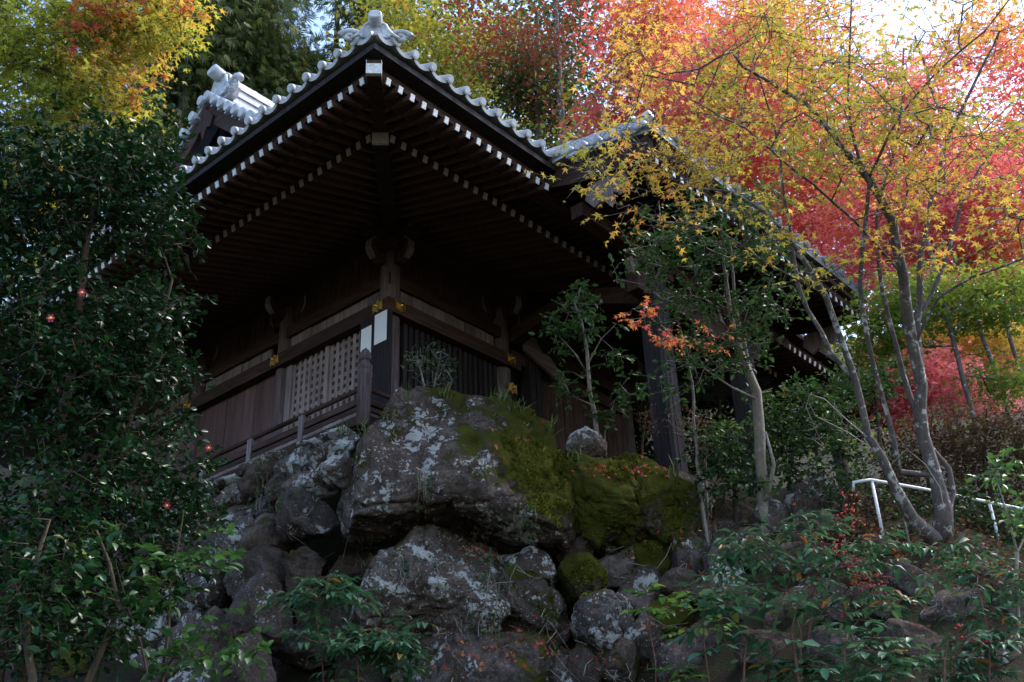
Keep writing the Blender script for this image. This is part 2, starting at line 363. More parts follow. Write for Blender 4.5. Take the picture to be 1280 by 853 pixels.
def hit(px, py, lo=5.0, hi=40.0):
    """depth at which that bearing meets the ground"""
    ds = np.linspace(lo, hi, 500); P = np.array([at(px, py, d) for d in ds])
    below = P[:, 2] < ground(P[:, 0], P[:, 1])
    return float(ds[np.argmax(below)]) if below.any() else hi
fh = unit([CR[0, 2], CR[1, 2], 0]); rh = np.array([fh[1], -fh[0], 0])
ua = np.concatenate([np.arange(-30, 4, 2.5), np.arange(4, 22, 0.3), np.arange(22, 45, 1.2), np.arange(45, 121, 6)])
la = np.concatenate([np.arange(-80, -16, 6), np.arange(-16, 16, 0.35), np.arange(16, 81, 6)])
UU, LL = np.meshgrid(ua, la, indexing='ij')
GX = CAM[0] + fh[0] * UU + rh[0] * LL; GY = CAM[1] + fh[1] * UU + rh[1] * LL
GZ = ground(GX.ravel(), GY.ravel())
GZ = GZ + fbm(np.stack([GX.ravel() * 1.3, GY.ravel() * 1.3, np.zeros(GX.size)], 1), 3, 3) * 0.07
vs = np.stack([GX.ravel(), GY.ravel(), GZ], 1); nu, nl = UU.shape
fs = [(i * nl + j, i * nl + j + 1, (i + 1) * nl + j + 1, (i + 1) * nl + j) for i in range(nu - 1) for j in range(nl - 1)]
gm = bpy.data.meshes.new("ground"); gm.from_pydata(vs.tolist(), [], fs); gm.polygons.foreach_set("use_smooth", [True] * len(fs))
bm = bmesh.new(); bm.from_mesh(gm); bmesh.ops.recalc_face_normals(bm, faces=bm.faces); bm.to_mesh(gm); bm.free()
tag(obj("ground", gm, None, M_SOIL), "dark leaf littered soil of the steep hillside", "ground", kind="structure")

# ------------------------------------------------------------------ the hall
HX, HY = 6.0, 10.0          # plan of the walls
hall = empty("temple_hall", (3.0, 5.0, -0.6), "dark wooden temple hall with grey tiled hip and gable roof above the boulders", "temple")
def part(name, mat, mb, parent=None): return mb.build(name, mat, hall if parent is None else parent)

# stone plinth and inner mass of the hall
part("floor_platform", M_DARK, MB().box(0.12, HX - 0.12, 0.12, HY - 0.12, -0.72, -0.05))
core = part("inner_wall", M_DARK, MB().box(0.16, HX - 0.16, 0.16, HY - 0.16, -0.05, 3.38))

# round pillars: left side y = 0..10, front side x = 0, 2.5, 6
pill = [(0, y) for y in (0, 2.5, 5, 7.5, 10)] + [(2.5, 0), (HX, 0), (HX, 10)]
pm = MB().lathe([(0.165, -1.0), (0.165, 0.6), (0.16, 1.6), (0.152, 2.55), (0.135, 2.86)], n=20).mesh("pillar", M_PILLAR)
for x, y in pill:
    p = obj("pillar", pm, hall, None, Matrix.Translation((x, y, 0)))
    obj("pillar_base", MB().lathe([(0.26, -1.1), (0.26, -0.52), (0.2, -0.44)], (x, y, 0), 16).mesh("pillar_base", R_GREY), p)

# penetrating beams: lower rail beam (nageshi), frieze boards, upper beam; front along x, side along y
def run_x(name, mat, y0, y1, z0, z1, x0=-0.2, x1=HX + 0.2): return part(name, mat, MB().box(x0, x1, y0, y1, z0, z1))
def run_y(name, mat, x0, x1, z0, z1, y0=-0.2, y1=HY + 0.2): return part(name, mat, MB().box(x0, x1, y0, y1, z0, z1))
run_y("lower_beam", M_WOOD_Y, -0.23, -0.02, 1.70, 1.93, 0.0)
part("lower_beam", M_WOOD_X, MB().box(-0.23, 2.75, -0.23, -0.02, 1.70, 1.93))
run_y("upper_beam", M_WOOD_Y, -0.12, 0.05, 2.24, 2.44, 0.0)
part("upper_beam", M_WOOD_X, MB().box(-0.12, HX + .1, -0.12, 0.05, 2.24, 2.44))
run_y("sill_beam", M_WOOD_Y, -0.18, 0.02, -0.12, 0.08, 0.0)
part("sill_beam", M_WOOD_X, MB().box(-0.18, 2.6, -0.18, 0.02, -0.12, 0.08))
run_y("wall_plate", M_WOOD_Y, -0.16, 0.16, 3.12, 3.34, -0.3)
part("wall_plate", M_WOOD_X, MB().box(-0.3, HX + .3, -0.16, 0.16, 3.121, 3.341))
# planks of the frieze and of the wall above
random.seed(5)
for y in np.arange(0.17, 7.4, 0.27):
    if min(abs(y + .13 - q) for q in (0, 2.5, 5, 7.5)) < 0.24: continue
    dx = random.uniform(-0.012, 0.008)
    part("frieze_plank", M_GREY_Z, MB().box(-0.06 + dx, 0.0, y, y + 0.262, 1.93, 2.25))
    part("wall_plank", M_WOOD_Z, MB().box(-0.03 + dx, 0.05, y, y + 0.262, 2.43, 3.14))
for x in np.arange(0.17, 5.8, 0.235):
    if min(abs(x + .11 - q) for q in (0, 2.5, 6)) < 0.22: continue
    dy = random.uniform(-0.012, 0.008)
    if x < 2.4: part("frieze_plank", M_GREY_Z, MB().box(x, x + 0.228, -0.06 + dy, 0.0, 1.93, 2.25))
    part("wall_plank", M_WOOD_Z, MB().box(x, x + 0.228, -0.03 + dy, 0.05, 2.43, 3.14))

# gilt nail covers on the beam where it meets each pillar
def nail_cover(c, ax, nrm):
    ax = np.array(ax, float); nrm = np.array(nrm, float); up = np.array([0, 0, 1.0])
    mb = MB()
    hexa = [(0.075 * math.cos(rad(60 * k + 30)), 0.105 * math.sin(rad(60 * k + 30))) for k in range(6)]
    mb.prism(hexa, np.array(c), ax, up, nrm, 0.018)
    mb.prism([(p[0] * .62, p[1] * .62) for p in hexa], np.array(c) + nrm * 0.018, ax, up, nrm, 0.018)
    for s in (-1, 1):
        mb.prism([(s * .05, -.05), (s * .1, -.09), (s * .11, .0), (s * .1, .09), (s * .05, .05)], np.array(c) + nrm * 0.002, ax, up, nrm, 0.012)
    part("gilt_nail_cover", M_GOLD, mb).data.materials[0]
    hb = MB(); hb.tube([np.array(c) + nrm * 0.03, np.array(c) + nrm * 0.06, np.array(c) + nrm * 0.075], [0.034, 0.03, 0.01], 8)
    part("gilt_boss", M_GOLD, hb)
for y in (0.0, 2.5, 5.0, 7.5): nail_cover((-0.232, y + (0.0 if y == 0 else 0.0), 1.83), (0, 1, 0), (-1, 0, 0))
for x in (0.0, 2.5): nail_cover((x, -0.232, 1.83), (1, 0, 0), (0, -1, 0))
nail_cover((2.5, -0.232, 1.30), (1, 0, 0), (0, -1, 0))

# left side, first bay: pale lattice window; second bay: plain boards
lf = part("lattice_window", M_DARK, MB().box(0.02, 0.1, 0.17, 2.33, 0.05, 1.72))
for k in range(16):
    y = 0.30 + k * 0.133
    part("lattice_bar", M_LATTICE, MB().box(-0.075, -0.03, y - 0.036, y + 0.036, 0.08, 1.70), lf)
for k in range(12):
    z = 0.14 + k * 0.134
    part("lattice_rail", M_LATTICE, MB().box(-0.068, -0.02, 0.2, 2.31, z - 0.033, z + 0.033), lf)
for y in (1.27,): part("lattice_post", M_LATTICE, MB().box(-0.11, -0.02, y, y + 0.09, 0.06, 1.71), lf)
part("window_jamb", M_GREY_Z, MB().box(-0.1, 0.03, 2.2, 2.34, 0.07, 1.71))
for k in range(8):
    for y0 in (2.68, 5.18, 7.68):
        y = y0 + k * 0.268
        part("wall_board", M_PANEL, MB().box(-0.06 + random.uniform(-.006, .004), 0.02, y, y + 0.264, 0.06, 1.71))
# right side, first bay: dark upright slats; beyond it the recessed doorway
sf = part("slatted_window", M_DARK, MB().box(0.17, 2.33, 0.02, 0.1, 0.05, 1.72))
for k in range(18):
    x = 0.27 + k * 0.118
    part("slat", M_DARK, MB().box(x - 0.036, x + 0.036, -0.075, -0.01, 0.07, 1.71), sf)
part("slat_rail", M_DARK, MB().box(0.17, 2.33, -0.02, 0.03, 0.55, 0.65), sf)
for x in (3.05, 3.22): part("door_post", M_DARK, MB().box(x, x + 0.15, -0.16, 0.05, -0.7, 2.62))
for k in range(8):
    x = 3.5 + k * 0.31
    part("door_board", M_WOOD_Z, MB().box(x, x + 0.3, -0.02 + random.uniform(-.006, .006), 0.14, -0.05, 1.9))
part("door_lintel", M_WOOD_X, MB().box(2.66, HX - .15, -0.10, 0.1, 1.9, 2.12))
# curved tie beam from the wall post out to the porch pillar, with its carved board
tie = []
for k in range(13):
    t = k / 12; tie.append((2.72 - 0.5 * t, -0.15 - 3.0 * t, 2.35 - 0.65 * t + 0.28 * math.sin(math.pi * t)))
tb = MB()
for a, b in zip(tie[:-1], tie[1:]): tb.beam(a, b, 0.2, 0.26)
part("tie_beam", M_WOOD_Y, tb)
part("carved_board", M_GREY_X, MB().prism([(0, 0), (0.95, -.32), (0.95, -.14), (0.75, .02), (0.62, .12), (0.45, .1), (0.32, .3), (0.12, .38), (0, .3)], (2.85, -0.2, 2.12), (1, 0, 0), (0, 0, 1), (0, -1, 0), 0.06))

# bracket arms with pale curling noses on each pillar
nose = [(0, 0), (0.16, -0.015), (0.28, 0.05), (0.36, 0.17), (0.35, 0.30), (0.29, 0.33), (0.265, 0.22), (0.19, 0.155), (0, 0.16)]
def bracket(x, y, dirs):
    c = MB().box(x - 0.19, x + 0.19, y - 0.19, y + 0.19, 2.86, 3.02)
    b = part("bracket_block", M_WOOD_Z, c)
    part("bracket_arm", M_WOOD_X, MB().box(x - 0.55, x + 0.55, y - 0.07, y + 0.07, 3.0, 3.13), b)
    part("bracket_arm", M_WOOD_Y, MB().box(x - 0.0701, x + 0.0701, y - 0.55, y + 0.55, 2.999, 3.129), b)
    for d, z in dirs:
        d = np.array(d, float); side = np.array([-d[1], d[0], 0])
        part("carved_nose", M_WOOD_Z, MB().prism(nose, np.array([x, y, z]) + d * 0.1 - side * 0.05, d, (0, 0, 1), side, 0.1), b)
        rim = [(0.26, 0.03), (0.34, 0.09), (0.378, 0.17), (0.365, 0.31), (0.345, 0.32), (0.348, 0.18), (0.3, 0.1)]
        part("painted_nose_edge", M_GREY_Z, MB().prism(rim, np.array([x, y, z]) + d * 0.1 - side * 0.055, d, (0, 0, 1), side, 0.11), b)
for x, y in pill[:5]: bracket(x, y, [((-1, 0, 0), 2.62), ((0, -1, 0), 2.62), ((0, 1, 0), 2.62)] if y else [((-1, 0, 0), 2.6), ((0, -1, 0), 2.6), ((-1, 0, 0), 2.96), ((0, -1, 0), 2.96)])
for x, y in ((2.5, 0), (HX, 0)): bracket(x, y, [((0, -1, 0), 2.62), ((1, 0, 0), 2.62), ((-1, 0, 0), 2.62)])

# paper notices on the corner pillar's side
part("paper_notice", M_PAPER, MB().box(-0.262, -0.258, -0.235, 0.03, 1.18, 1.68))
part("paper_notice", M_PAPER, MB().box(-0.262, -0.258, 0.10, 0.33, 1.07, 1.55))
part("notice_board", M_DARK, MB().box(-0.256, -0.17, -0.26, 0.36, 0.0, 1.7))

# veranda: floor boards, edge beam, railing with onion-topped corner post
VX, VY = -0.98, -0.62
for k in range(19):
    y = VY + 0.02 + k * 0.42
    part("veranda_board", M_GREY_X, MB().box(VX, -0.17, y, y + 0.412, -0.33, -0.27 + random.uniform(-.004, .004)))
for k in range(8):
    x = -0.15 + k * 0.36
    part("veranda_board", M_GREY_Y, MB().box(x, x + 0.352, VY, -0.17, -0.33, -0.27 + random.uniform(-.004, .004)))
part("edge_beam", M_WOOD_Y, MB().box(VX - 0.02, VX + 0.12, VY - .02, 7.4, -0.47, -0.335))
part("edge_beam", M_WOOD_X, MB().box(VX + .12, 2.7, VY - 0.02, VY + 0.12, -0.471, -0.336))
for y in np.arange(0.6, 7.4, 1.2): part("veranda_strut", M_GREY_Z, MB().box(VX + 0.02, VX + 0.12, y, y + 0.11, -1.0, -0.47))
post = part("corner_post", M_PILLAR, MB().lathe([(0.095, -0.5), (0.095, 0.22), (0.103, 0.24), (0.103, 0.30), (0.092, 0.31), (0.092, 0.33), (0.102, 0.34), (0.102, 0.39), (0.085, 0.41), (0.065, 0.43), (0.06, 0.46)], (VX + .04, VY + .04, 0), 18))
part("onion_finial", M_PILLAR, MB().lathe([(0.06, 0.46), (0.082, 0.49), (0.088, 0.54), (0.07, 0.59), (0.05, 0.625), (0.02, 0.65), (0.004, 0.67)], (VX + .04, VY + .04, 0), 18), post)
for z, r in ((0.07, 0.036),): 
    part("top_rail", M_WOOD_Y, MB().tube([(VX + .04, VY + .1, z), (VX + .04, 7.3, z)], r, 10))
    part("top_rail", M_WOOD_X, MB().tube([(VX + .1, VY + .04, z), (2.5, VY + .04, z)], r, 10))
part("middle_rail", M_WOOD_Y, MB().box(VX + 0.005, VX + 0.075, VY + .1, 7.3, -0.16, -0.07))
part("middle_rail", M_WOOD_X, MB().box(VX + .1, 2.5, VY + 0.005, VY + 0.075, -0.16, -0.07))
part("ground_rail", M_WOOD_Y, MB().box(VX - 0.01, VX + 0.09, VY + .1, 7.3, -0.268, -0.20))
part("ground_rail", M_WOOD_X, MB().box(VX + .1, 2.5, VY - 0.01, VY + 0.09, -0.268, -0.20))
for y in (0.65, 1.85, 3.05, 4.25, 5.45): part("rail_post", M_GREY_Z, MB().box(VX - 0.012, VX + 0.092, y, y + 0.10, -0.33, 0.05))
for x in (0.6, 1.8): part("rail_post", M_GREY_Z, MB().box(x, x + 0.1, VY - 0.012, VY + 0.092, -0.33, 0.05))

# ------------------------------------------------------------------ roof of the hall
EO = 3.25                    # eaves overhang at the tile edge
EZ = 3.05
def prof(t): return EZ + 0.40 * t + 0.0335 * t * t
RY = HY / 2; TR = RY + EO    # ridge
XG0, XG1 = -0.6, HX + 0.6    # gable verges
X0, X1, Y0, Y1 = -EO, HX + EO, -EO, HY + EO
def sheet(mb, f, n, th):
    """f(i/n) -> (left point, right point) of a strip climbing the slope"""
    top = [f(i / n) for i in range(n + 1)]
    vs = []
    for a, b in top: vs += [np.array(a), np.array(b)]
    lo = [p - np.array([0, 0, th]) for p in vs]
    m = len(vs); fs = []
    for i in range(n):
        fs += [(2 * i, 2 * i + 1, 2 * i + 3, 2 * i + 2), (m + 2 * i, m + 2 * i + 2, m + 2 * i + 3, m + 2 * i + 1)]
        fs += [(2 * i, 2 * i + 2, m + 2 * i + 2, m + 2 * i), (2 * i + 1, m + 2 * i + 1, m + 2 * i + 3, 2 * i + 3)]
    fs += [(0, m, m + 1, 1), (2 * n, 2 * n + 1, m + 2 * n + 1, m + 2 * n)]
    mb.add(vs + lo, fs)
HG = XG0 + EO + 0.35         # slope length of the hip skirts
def near(s, sy):
    t = 0.14 + s * (TR - 0.14); y = (Y0 + t) if sy < 0 else (Y1 - t)
    xl = X0 + t if t < HG - 0.35 else XG0; xr = X1 - t if t < HG - 0.35 else XG1
    return (xl, y, prof(t)), (xr, y, prof(t))
rm = MB()
sheet(rm, lambda s: near(s, -1), 25, 0.10); sheet(rm, lambda s: near(s, 1), 25, 0.10)
def skirt(s, sx):
    t = 0.14 + s * (HG - 0.14); x = (X0 + t) if sx < 0 else (X1 - t)
    return (x, Y0 + t, prof(t) - 0.003), (x, Y1 - t, prof(t) - 0.003)
sheet(rm, lambda s: skirt(s, -1), 8, 0.10); sheet(rm, lambda s: skirt(s, 1), 8, 0.10)
roof = part("roof", M_TILE_DARK, rm)

# rows of round tiles running up the slopes (hidden from below but for the ends): one mass
rows = MB()
def half_tube(path, r=0.075, n=6):
    path = [np.array(p, float) for p in path]; vs = []; fs = []
    for i, p in enumerate(path):
        d = unit(path[min(i + 1, len(path) - 1)] - path[max(i - 1, 0)]); s = unit(np.cross(d, (0, 0, 1))); u = np.cross(s, d)
        for k in range(n + 1):
            a = math.pi * k / n; vs.append(p + s * math.cos(a) * r + u * math.sin(a) * r)
    for i in range(len(path) - 1):
        for k in range(n): a = i * (n + 1) + k; fs.append((a, a + 1, a + n + 2, a + n + 1))
    rows.add(vs, fs, True)
for k in range(int((X1 - X0) / 0.3)):
    x = X0 + 0.2 + k * 0.3
    tmax = TR if XG0 < x < XG1 else max(0.0, min(x - X0, X1 - x) - .1)
    if tmax > 0.5: half_tube([(x, Y0 + t, prof(t) + 0.02) for t in np.linspace(0.36, tmax, 12)])
for k in range(int((Y1 - Y0) / 0.3)):
    y = Y0 + 0.2 + k * 0.3
    tmax = min(HG, min(y - Y0, Y1 - y) - .1)
    if tmax > 0.5: half_tube([(X0 + t, y, prof(t) + 0.02) for t in np.linspace(0.36, tmax, 7)])
tag(part("tile_rows", M_TILE, rows, roof), kind="stuff")

# tiles along the eaves: a round tile with its disc, and the dished tile between two of them
SL = unit([0, -1, -0.40])
def eave_tile_mesh(mat):
    mb = MB(); d = SL
    mb.tube([-d * 0.42, -d * 0.02], 0.056, 12, True)
    mb.tube([-d * 0.02, d * 0.03], 0.057, 14, True)
    mb.tube([d * 0.03, d * 0.036], 0.043, 12, True)
    return mb.mesh("round_eave_tile", mat)
def pan_tile_mesh(mat):
    n = 8; vs = []; fs = []; d = SL; up = np.array([0, -d[2], d[1]]) * -1; up = unit([0, 0.4, 1.0]) if up[2] < 0 else up
    for e in (0.0, -0.42):
        for th in (0.0, 0.034):
            for k in range(n + 1):
                x = -0.135 + 0.27 * k / n; dip = -0.045 * (1 - (2 * k / n - 1) ** 2)
                if e == 0.0 and th == 0: dip -= 0.012
                vs.append(np.array([x, 0, 0]) + d * e + up * (dip + th - 0.05))
    m = n + 1
    for k in range(n):
        fs += [(k, k + 1, m + k + 1, m + k), (2 * m + k, 3 * m + k, 3 * m + k + 1, 2 * m + k + 1), (k, 2 * m + k, 2 * m + k + 1, k + 1), (m + k, m + k + 1, 3 * m + k + 1, 3 * m + k)]
    fs += [(0, m, 3 * m, 2 * m), (n, 2 * m + n, 3 * m + n, m + n)]
    return MB().add(vs, fs, False).mesh("dished_eave_tile", mat)
ET, PN = eave_tile_mesh(M_TILE), pan_tile_mesh(M_TILE); ETD, PND = eave_tile_mesh(M_TILE_DARK), pan_tile_mesh(M_TILE_DARK)
RZ90 = Matrix.Rotation(-math.pi / 2, 4, 'Z')
def jit(): return Matrix.Rotation(random.uniform(-.05, .05), 4, 'X') @ Matrix.Rotation(random.uniform(-.05, .05), 4, 'Y') @ Matrix.Rotation(random.uniform(-.05, .05), 4, 'Z')
for k in range(30):
    x = X0 + 0.32 + k * 0.3
    if x > X1 - 0.2: break
    if 0.2 < x < 6.5: continue       # the porch roof takes over here
    obj("round_eave_tile", ET, roof, None, Matrix.Translation((x, Y0 - 0.03, EZ + 0.03)) @ jit())
    obj("dished_eave_tile", PN, roof, None, Matrix.Translation((x - 0.15, Y0 - 0.035, EZ + 0.03 + random.uniform(-.006, .006))) @ jit())
for k in range(38):
    y = Y0 + 0.32 + k * 0.3
    obj("round_eave_tile", ET, roof, None, Matrix.Translation((X0 - 0.03, y, EZ + 0.03)) @ RZ90 @ jit())
    obj("dished_eave_tile", PN, roof, None, Matrix.Translation((X0 - 0.035, y - 0.15, EZ + 0.03 + random.uniform(-.006, .006))) @ RZ90 @ jit())

# boards under the tile edge
for dz, th, off in ((-0.045, 0.085, 0.05), (-0.14, 0.11, 0.25), (-0.255, 0.085, 0.32)):
    zt = EZ - 0.06 + dz
    part("eave_board", M_DARK if off < .1 else M_WOOD_Y, MB().box(X0 + off, X0 + off + 0.22, Y0 + off, Y1 - off, zt - th, zt))
    part("eave_board", M_DARK if off < .1 else M_WOOD_X, MB().box(X0 + off + .22, X1 - off, Y0 + off, Y0 + off + 0.22, zt - th + .001, zt - .001))
# soffit boards above each tier of rafters
sm = MB()
def quad_slab(mb, a, b, c, d, th): 
    p = [np.array(q, float) for q in (a, b, c, d)]; mb.add(p + [q + np.array([0, 0, th]) for q in p], [(0, 1, 2, 3), (7, 6, 5, 4), (0, 4, 5, 1), (1, 5, 6, 2), (2, 6, 7, 3), (3, 7, 4, 0)])
def tier(o0, z0, o1, z1):
    quad_slab(sm, (-o0, -o0, z0), (HX + o0, -o0, z0), (HX + o1, -o1, z1), (-o1, -o1, z1), 0.02)
    quad_slab(sm, (-o0, -o0, z0), (-o1, -o1, z1), (-o1, HY + o1, z1), (-o0, HY + o0, z0), 0.02)
UO, UZ = 3.10, 2.60          # upper (flying) rafters: overhang and height of their ends
LO, LZ = 2.25, 2.70          # lower rafters
tier(UO - 0.05, UZ + 0.065, LO - 0.15, UZ + 0.065 + 0.26 * (UO - LO + 0.1))
tier(LO - 0.05, LZ + 0.065, 0.0, LZ + 0.065 + 0.30 * LO)
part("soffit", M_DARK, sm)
part("soffit_batten", M_WOOD_X, MB().box(-LO - .02, HX + LO, -LO - 0.02, -LO + 0.12, LZ + 0.066, LZ + 0.145))
part("soffit_batten", M_WOOD_Y, MB().box(-LO - .02, -LO + 0.12, -LO + .12, HY + LO, LZ + 0.067, LZ + 0.146))

def rafter_mesh(length, slope, w, h, name):
    d = unit([0, 1, slope]); return MB().beam((0, 0, 0), d * length, w, h).mesh(name, M_RAFTER)
def cap_mesh(w, h): return MB().box(-w / 2 - .003, w / 2 + .003, -0.008, 0.006, -h / 2 - .003, h / 2 + .003).mesh("painted_rafter_end", M_WHITE)
RU = rafter_mesh(UO - LO + 0.3, 0.26, 0.062, 0.088, "upper_rafter"); RL = rafter_mesh(LO / math.cos(math.atan(.3)), 0.30, 0.066, 0.092, "lower_rafter")
CU = cap_mesh(0.060, 0.086)
CW = MB().box(-.036, .036, -.008, .006, -.049, .049).mesh("painted_rafter_end", M_CREAM)
RZL = Matrix.Rotation(-math.pi / 2, 4, 'Z')      # turns +y into +x
def rafter(kind, pos, left):
    me, cp = (RU, CU) if kind == 'u' else (RL, CW)
    m = Matrix.Translation(pos) @ (RZL if left else Matrix.Identity(4))
    r = obj("upper_rafter" if kind == 'u' else "lower_rafter", me, hall, None, m)
    obj("painted_rafter_end", cp, r, None, m @ Matrix.Rotation(math.atan(0.26), 4, 'X'))
for k in range(64):
    q = -UO + 0.22 + k * 0.196
    if q < 0.25 or 6.4 < q < HX + UO - .1: rafter('u', (q, -UO, UZ), False)
    if q < 6.2: rafter('u', (-UO, q, UZ), True)
    q = -LO + 0.22 + k * 0.196
    if q < HX + LO - .1: rafter('l', (q, -LO, LZ), False)
    if q < 7.5: rafter('l', (-LO, q, LZ), True)
# hip rafters on the corner
def hip(o0, z0, o1, z1, w, h, cw):
    mb = MB().beam((-o0, -o0, z0), (-o1, -o1, z1), w, h); b = part("hip_rafter", M_WOOD_X, mb)
    d = unit([-1, -1, 0]); s = np.array([d[1], -d[0], 0])
    part("painted_hip_end", cw, MB().beam(np.array([-o0, -o0, z0]) + d * 0.01, np.array([-o0, -o0, z0]) - d * 0.004 * 10, w + 0.012, h + 0.012), b)
hip(3.17, 2.60, 1.6, 3.05, 0.17, 0.19, M_WHITE)
hip(2.17, 2.74, 0.0, 3.30, 0.20, 0.27, M_CREAM)

# demon-face end tiles: arched plate, two scrolls, projecting round tile
def onigawara(c, d, s=1.0, parent=None, horn=True, wx=1.0, wz=1.0):
    c = np.array(c, float); d = unit(d); side = np.array([d[1], -d[0], 0.0]) * wx; up = np.array([0, 0, 1.0]) * wz
    arch = [(-.24, -.02), (-.3, .1), (-.22, .2), (-.18, .34), (-.1, .44), (0, .48), (.1, .44), (.18, .34), (.22, .2), (.3, .1), (.24, -.02)]
    mb = MB().prism([(a * s, b * s) for a, b in arch], c - d * 0.06 * s, side, up, d, 0.12 * s)
    inner = [(a * s * .72, (b * .78 + .04) * s) for a, b in arch]
    mb.prism(inner, c + d * 0.055 * s, side, up, d, 0.05 * s)
    for q in (-1, 1):
        pts = []; rs = []
        for k in range(20):
            a = k / 19 * 2.6 * math.pi; r = (0.155 - 0.115 * k / 19) * s
            pts.append(c + side * q * (0.30 * s + r * math.cos(a)) + up * (0.10 * s + r * math.sin(a)) + d * 0.05 * s); rs.append((0.045 - 0.018 * k / 19) * s)
        mb.tube(pts, rs, 7)
        pts = [c + side * q * x * s + up * z * s + d * 0.09 * s for x, z in ((.05, .42), (.13, .34), (.16, .22), (.22, .1), (.3, .0))]
        mb.tube(pts, 0.028 * s, 6)
        pts = [c + side * q * x * s + up * z * s + d * 0.09 * s for x, z in ((.02, .34), (.08, .26), (.1, .14), (.17, .04))]
        mb.tube(pts, 0.022 * s, 6)
    o = part("ridge_end_tile", M_TILE, mb, parent or roof)
    if horn:
        a = c + up * 0.33 * s - d * 0.2 * s
        part("projecting_round_tile", M_TILE, MB().tube([a, a + d * 0.44 * s + up * 0.10 * s, a + d * 0.455 * s + up * 0.105 * s], [0.098 * s, 0.098 * s, 0.08 * s], 16), o if parent is None else parent)
    return o
def ridge(p0, p1, h, w, parent=None):
    """stacked courses of flat ridge tiles with a round tile on top"""
    p0, p1 = np.array(p0, float), np.array(p1, float); n = max(2, int(h / 0.1)); 
    b = None
    for k in range(n):
        z = np.array([0, 0, 0.05 + k * h / n]); ww = w * (1 - 0.12 * (k % 2))
        o = part("ridge_course", M_TILE, MB().beam(p0 + z, p1 + z, ww, h / n * 0.88), parent or roof)
    z = np.array([0, 0, h + 0.06]); L = np.linalg.norm(p1 - p0); m = max(1, int(L / 0.55)); d = (p1 - p0) / m
    for k in range(m):
        a = p0 + d * k + z; e = a + d
        part("ridge_cap_tile", M_TILE, MB().tube([a, a + d * 0.12, a + d * 0.13, e], [0.115, 0.115, 0.1, 0.1], 10), parent or roof)
# corner hip ridge
def hipp(t): return np.array([X0 + t, Y0 + t, prof(t) + 0.04])
for a, b in ((0.25, 0.9), (0.9, 1.6), (1.6, 2.3)): ridge(hipp(a), hipp(b), 0.16 + 0.0 * a, 0.24)
onigawara(hipp(0.16) + np.array([0, 0, -0.08]), (-1, -1, 0), 0.86, None, True, 1.1, 0.72)
# main ridge
zr = prof(TR)
ridge((-0.15, RY, zr - 0.02), (HX + 0.15, RY, zr - 0.02), 0.62, 0.5)
onigawara((-0.22, RY, zr + 0.08), (-1, 0, 0), 1.5)
# gable: verge tiles, barge boards, panel
def pt_g(t, sy): return (RY - (TR - t) if sy < 0 else RY + (TR - t)), prof(t)
for sy in (-1, 1):
    mbb = MB(); ts = np.linspace(3.6, TR, 11)
    prev = None
    for i, t in enumerate(ts):
        y, z = pt_g(t, sy); q = np.array([XG0 + 0.1, y, z - 0.22 - 0.12])
        if prev is not None: mbb.beam(prev, q, 0.09, 0.36)
        prev = q
    part("barge_board", M_WOOD_Y, mbb)
    for x in (XG0 + 0.2, XG0 + 0.5):
        half = [(x, *pt_g(t, sy)) for t in np.linspace(3.3, TR - .1, 10)]
        part("verge_round_tile", M_TILE, MB().tube([np.array(p) + np.array([0, 0, 0.05]) for p in half], 0.1, 8), roof)
    for k, t in enumerate(np.arange(3.55, TR, 0.27)):
        y, z = pt_g(t, sy)
        part("verge_tile", M_TILE, MB().tube([(XG0 + 0.25, y, z + 0.03), (XG0 - 0.1, y, z + 0.0), (XG0 - 0.105, y, z)], [0.1, 0.11, 0.085], 12), roof)
        part("verge_pan_tile", M_TILE, MB().beam((XG0 - 0.05, y, z - 0.075), (XG0 + 0.25, y, z - 0.06), 0.27, 0.035), roof)
gz0 = prof(HG) - 0.2
gp = [(RY - (TR - HG), gz0)] + [pt_g(t, -1) for t in np.linspace(HG, TR, 8)] + [pt_g(t, 1) for t in np.linspace(TR, HG, 8)][1:] + [(RY + (TR - HG), gz0)]
gp = [(a, b - 0.1) for a, b in gp]
part("gable_panel", M_WOOD_Z, MB().prism(gp, (XG0 + 0.5, 0, 0), (0, 1, 0), (0, 0, 1), (1, 0, 0), 0.12))
part("gable_panel", M_WOOD_Z, MB().prism(gp, (XG1 - 0.62, 0, 0), (0, 1, 0), (0, 0, 1), (1, 0, 0), 0.12))
for y in np.arange(RY - 3, RY + 3.1, 0.75): part("gable_stud", M_GREY_Z, MB().box(XG0 + 0.43, XG0 + 0.5, y, y + 0.12, gz0, prof(TR - abs(y - RY) - .2) - .25))
part("gable_pendant", M_WOOD_Z, MB().prism([(-.12, .3), (-.3, .1), (-.22, -.15), (-.1, -.1), (0, -.4), (.1, -.1), (.22, -.15), (.3, .1), (.12, .3)], (XG0 + 0.0, RY, zr - 0.75), (0, 1, 0), (0, 0, 1), (1, 0, 0), 0.06))

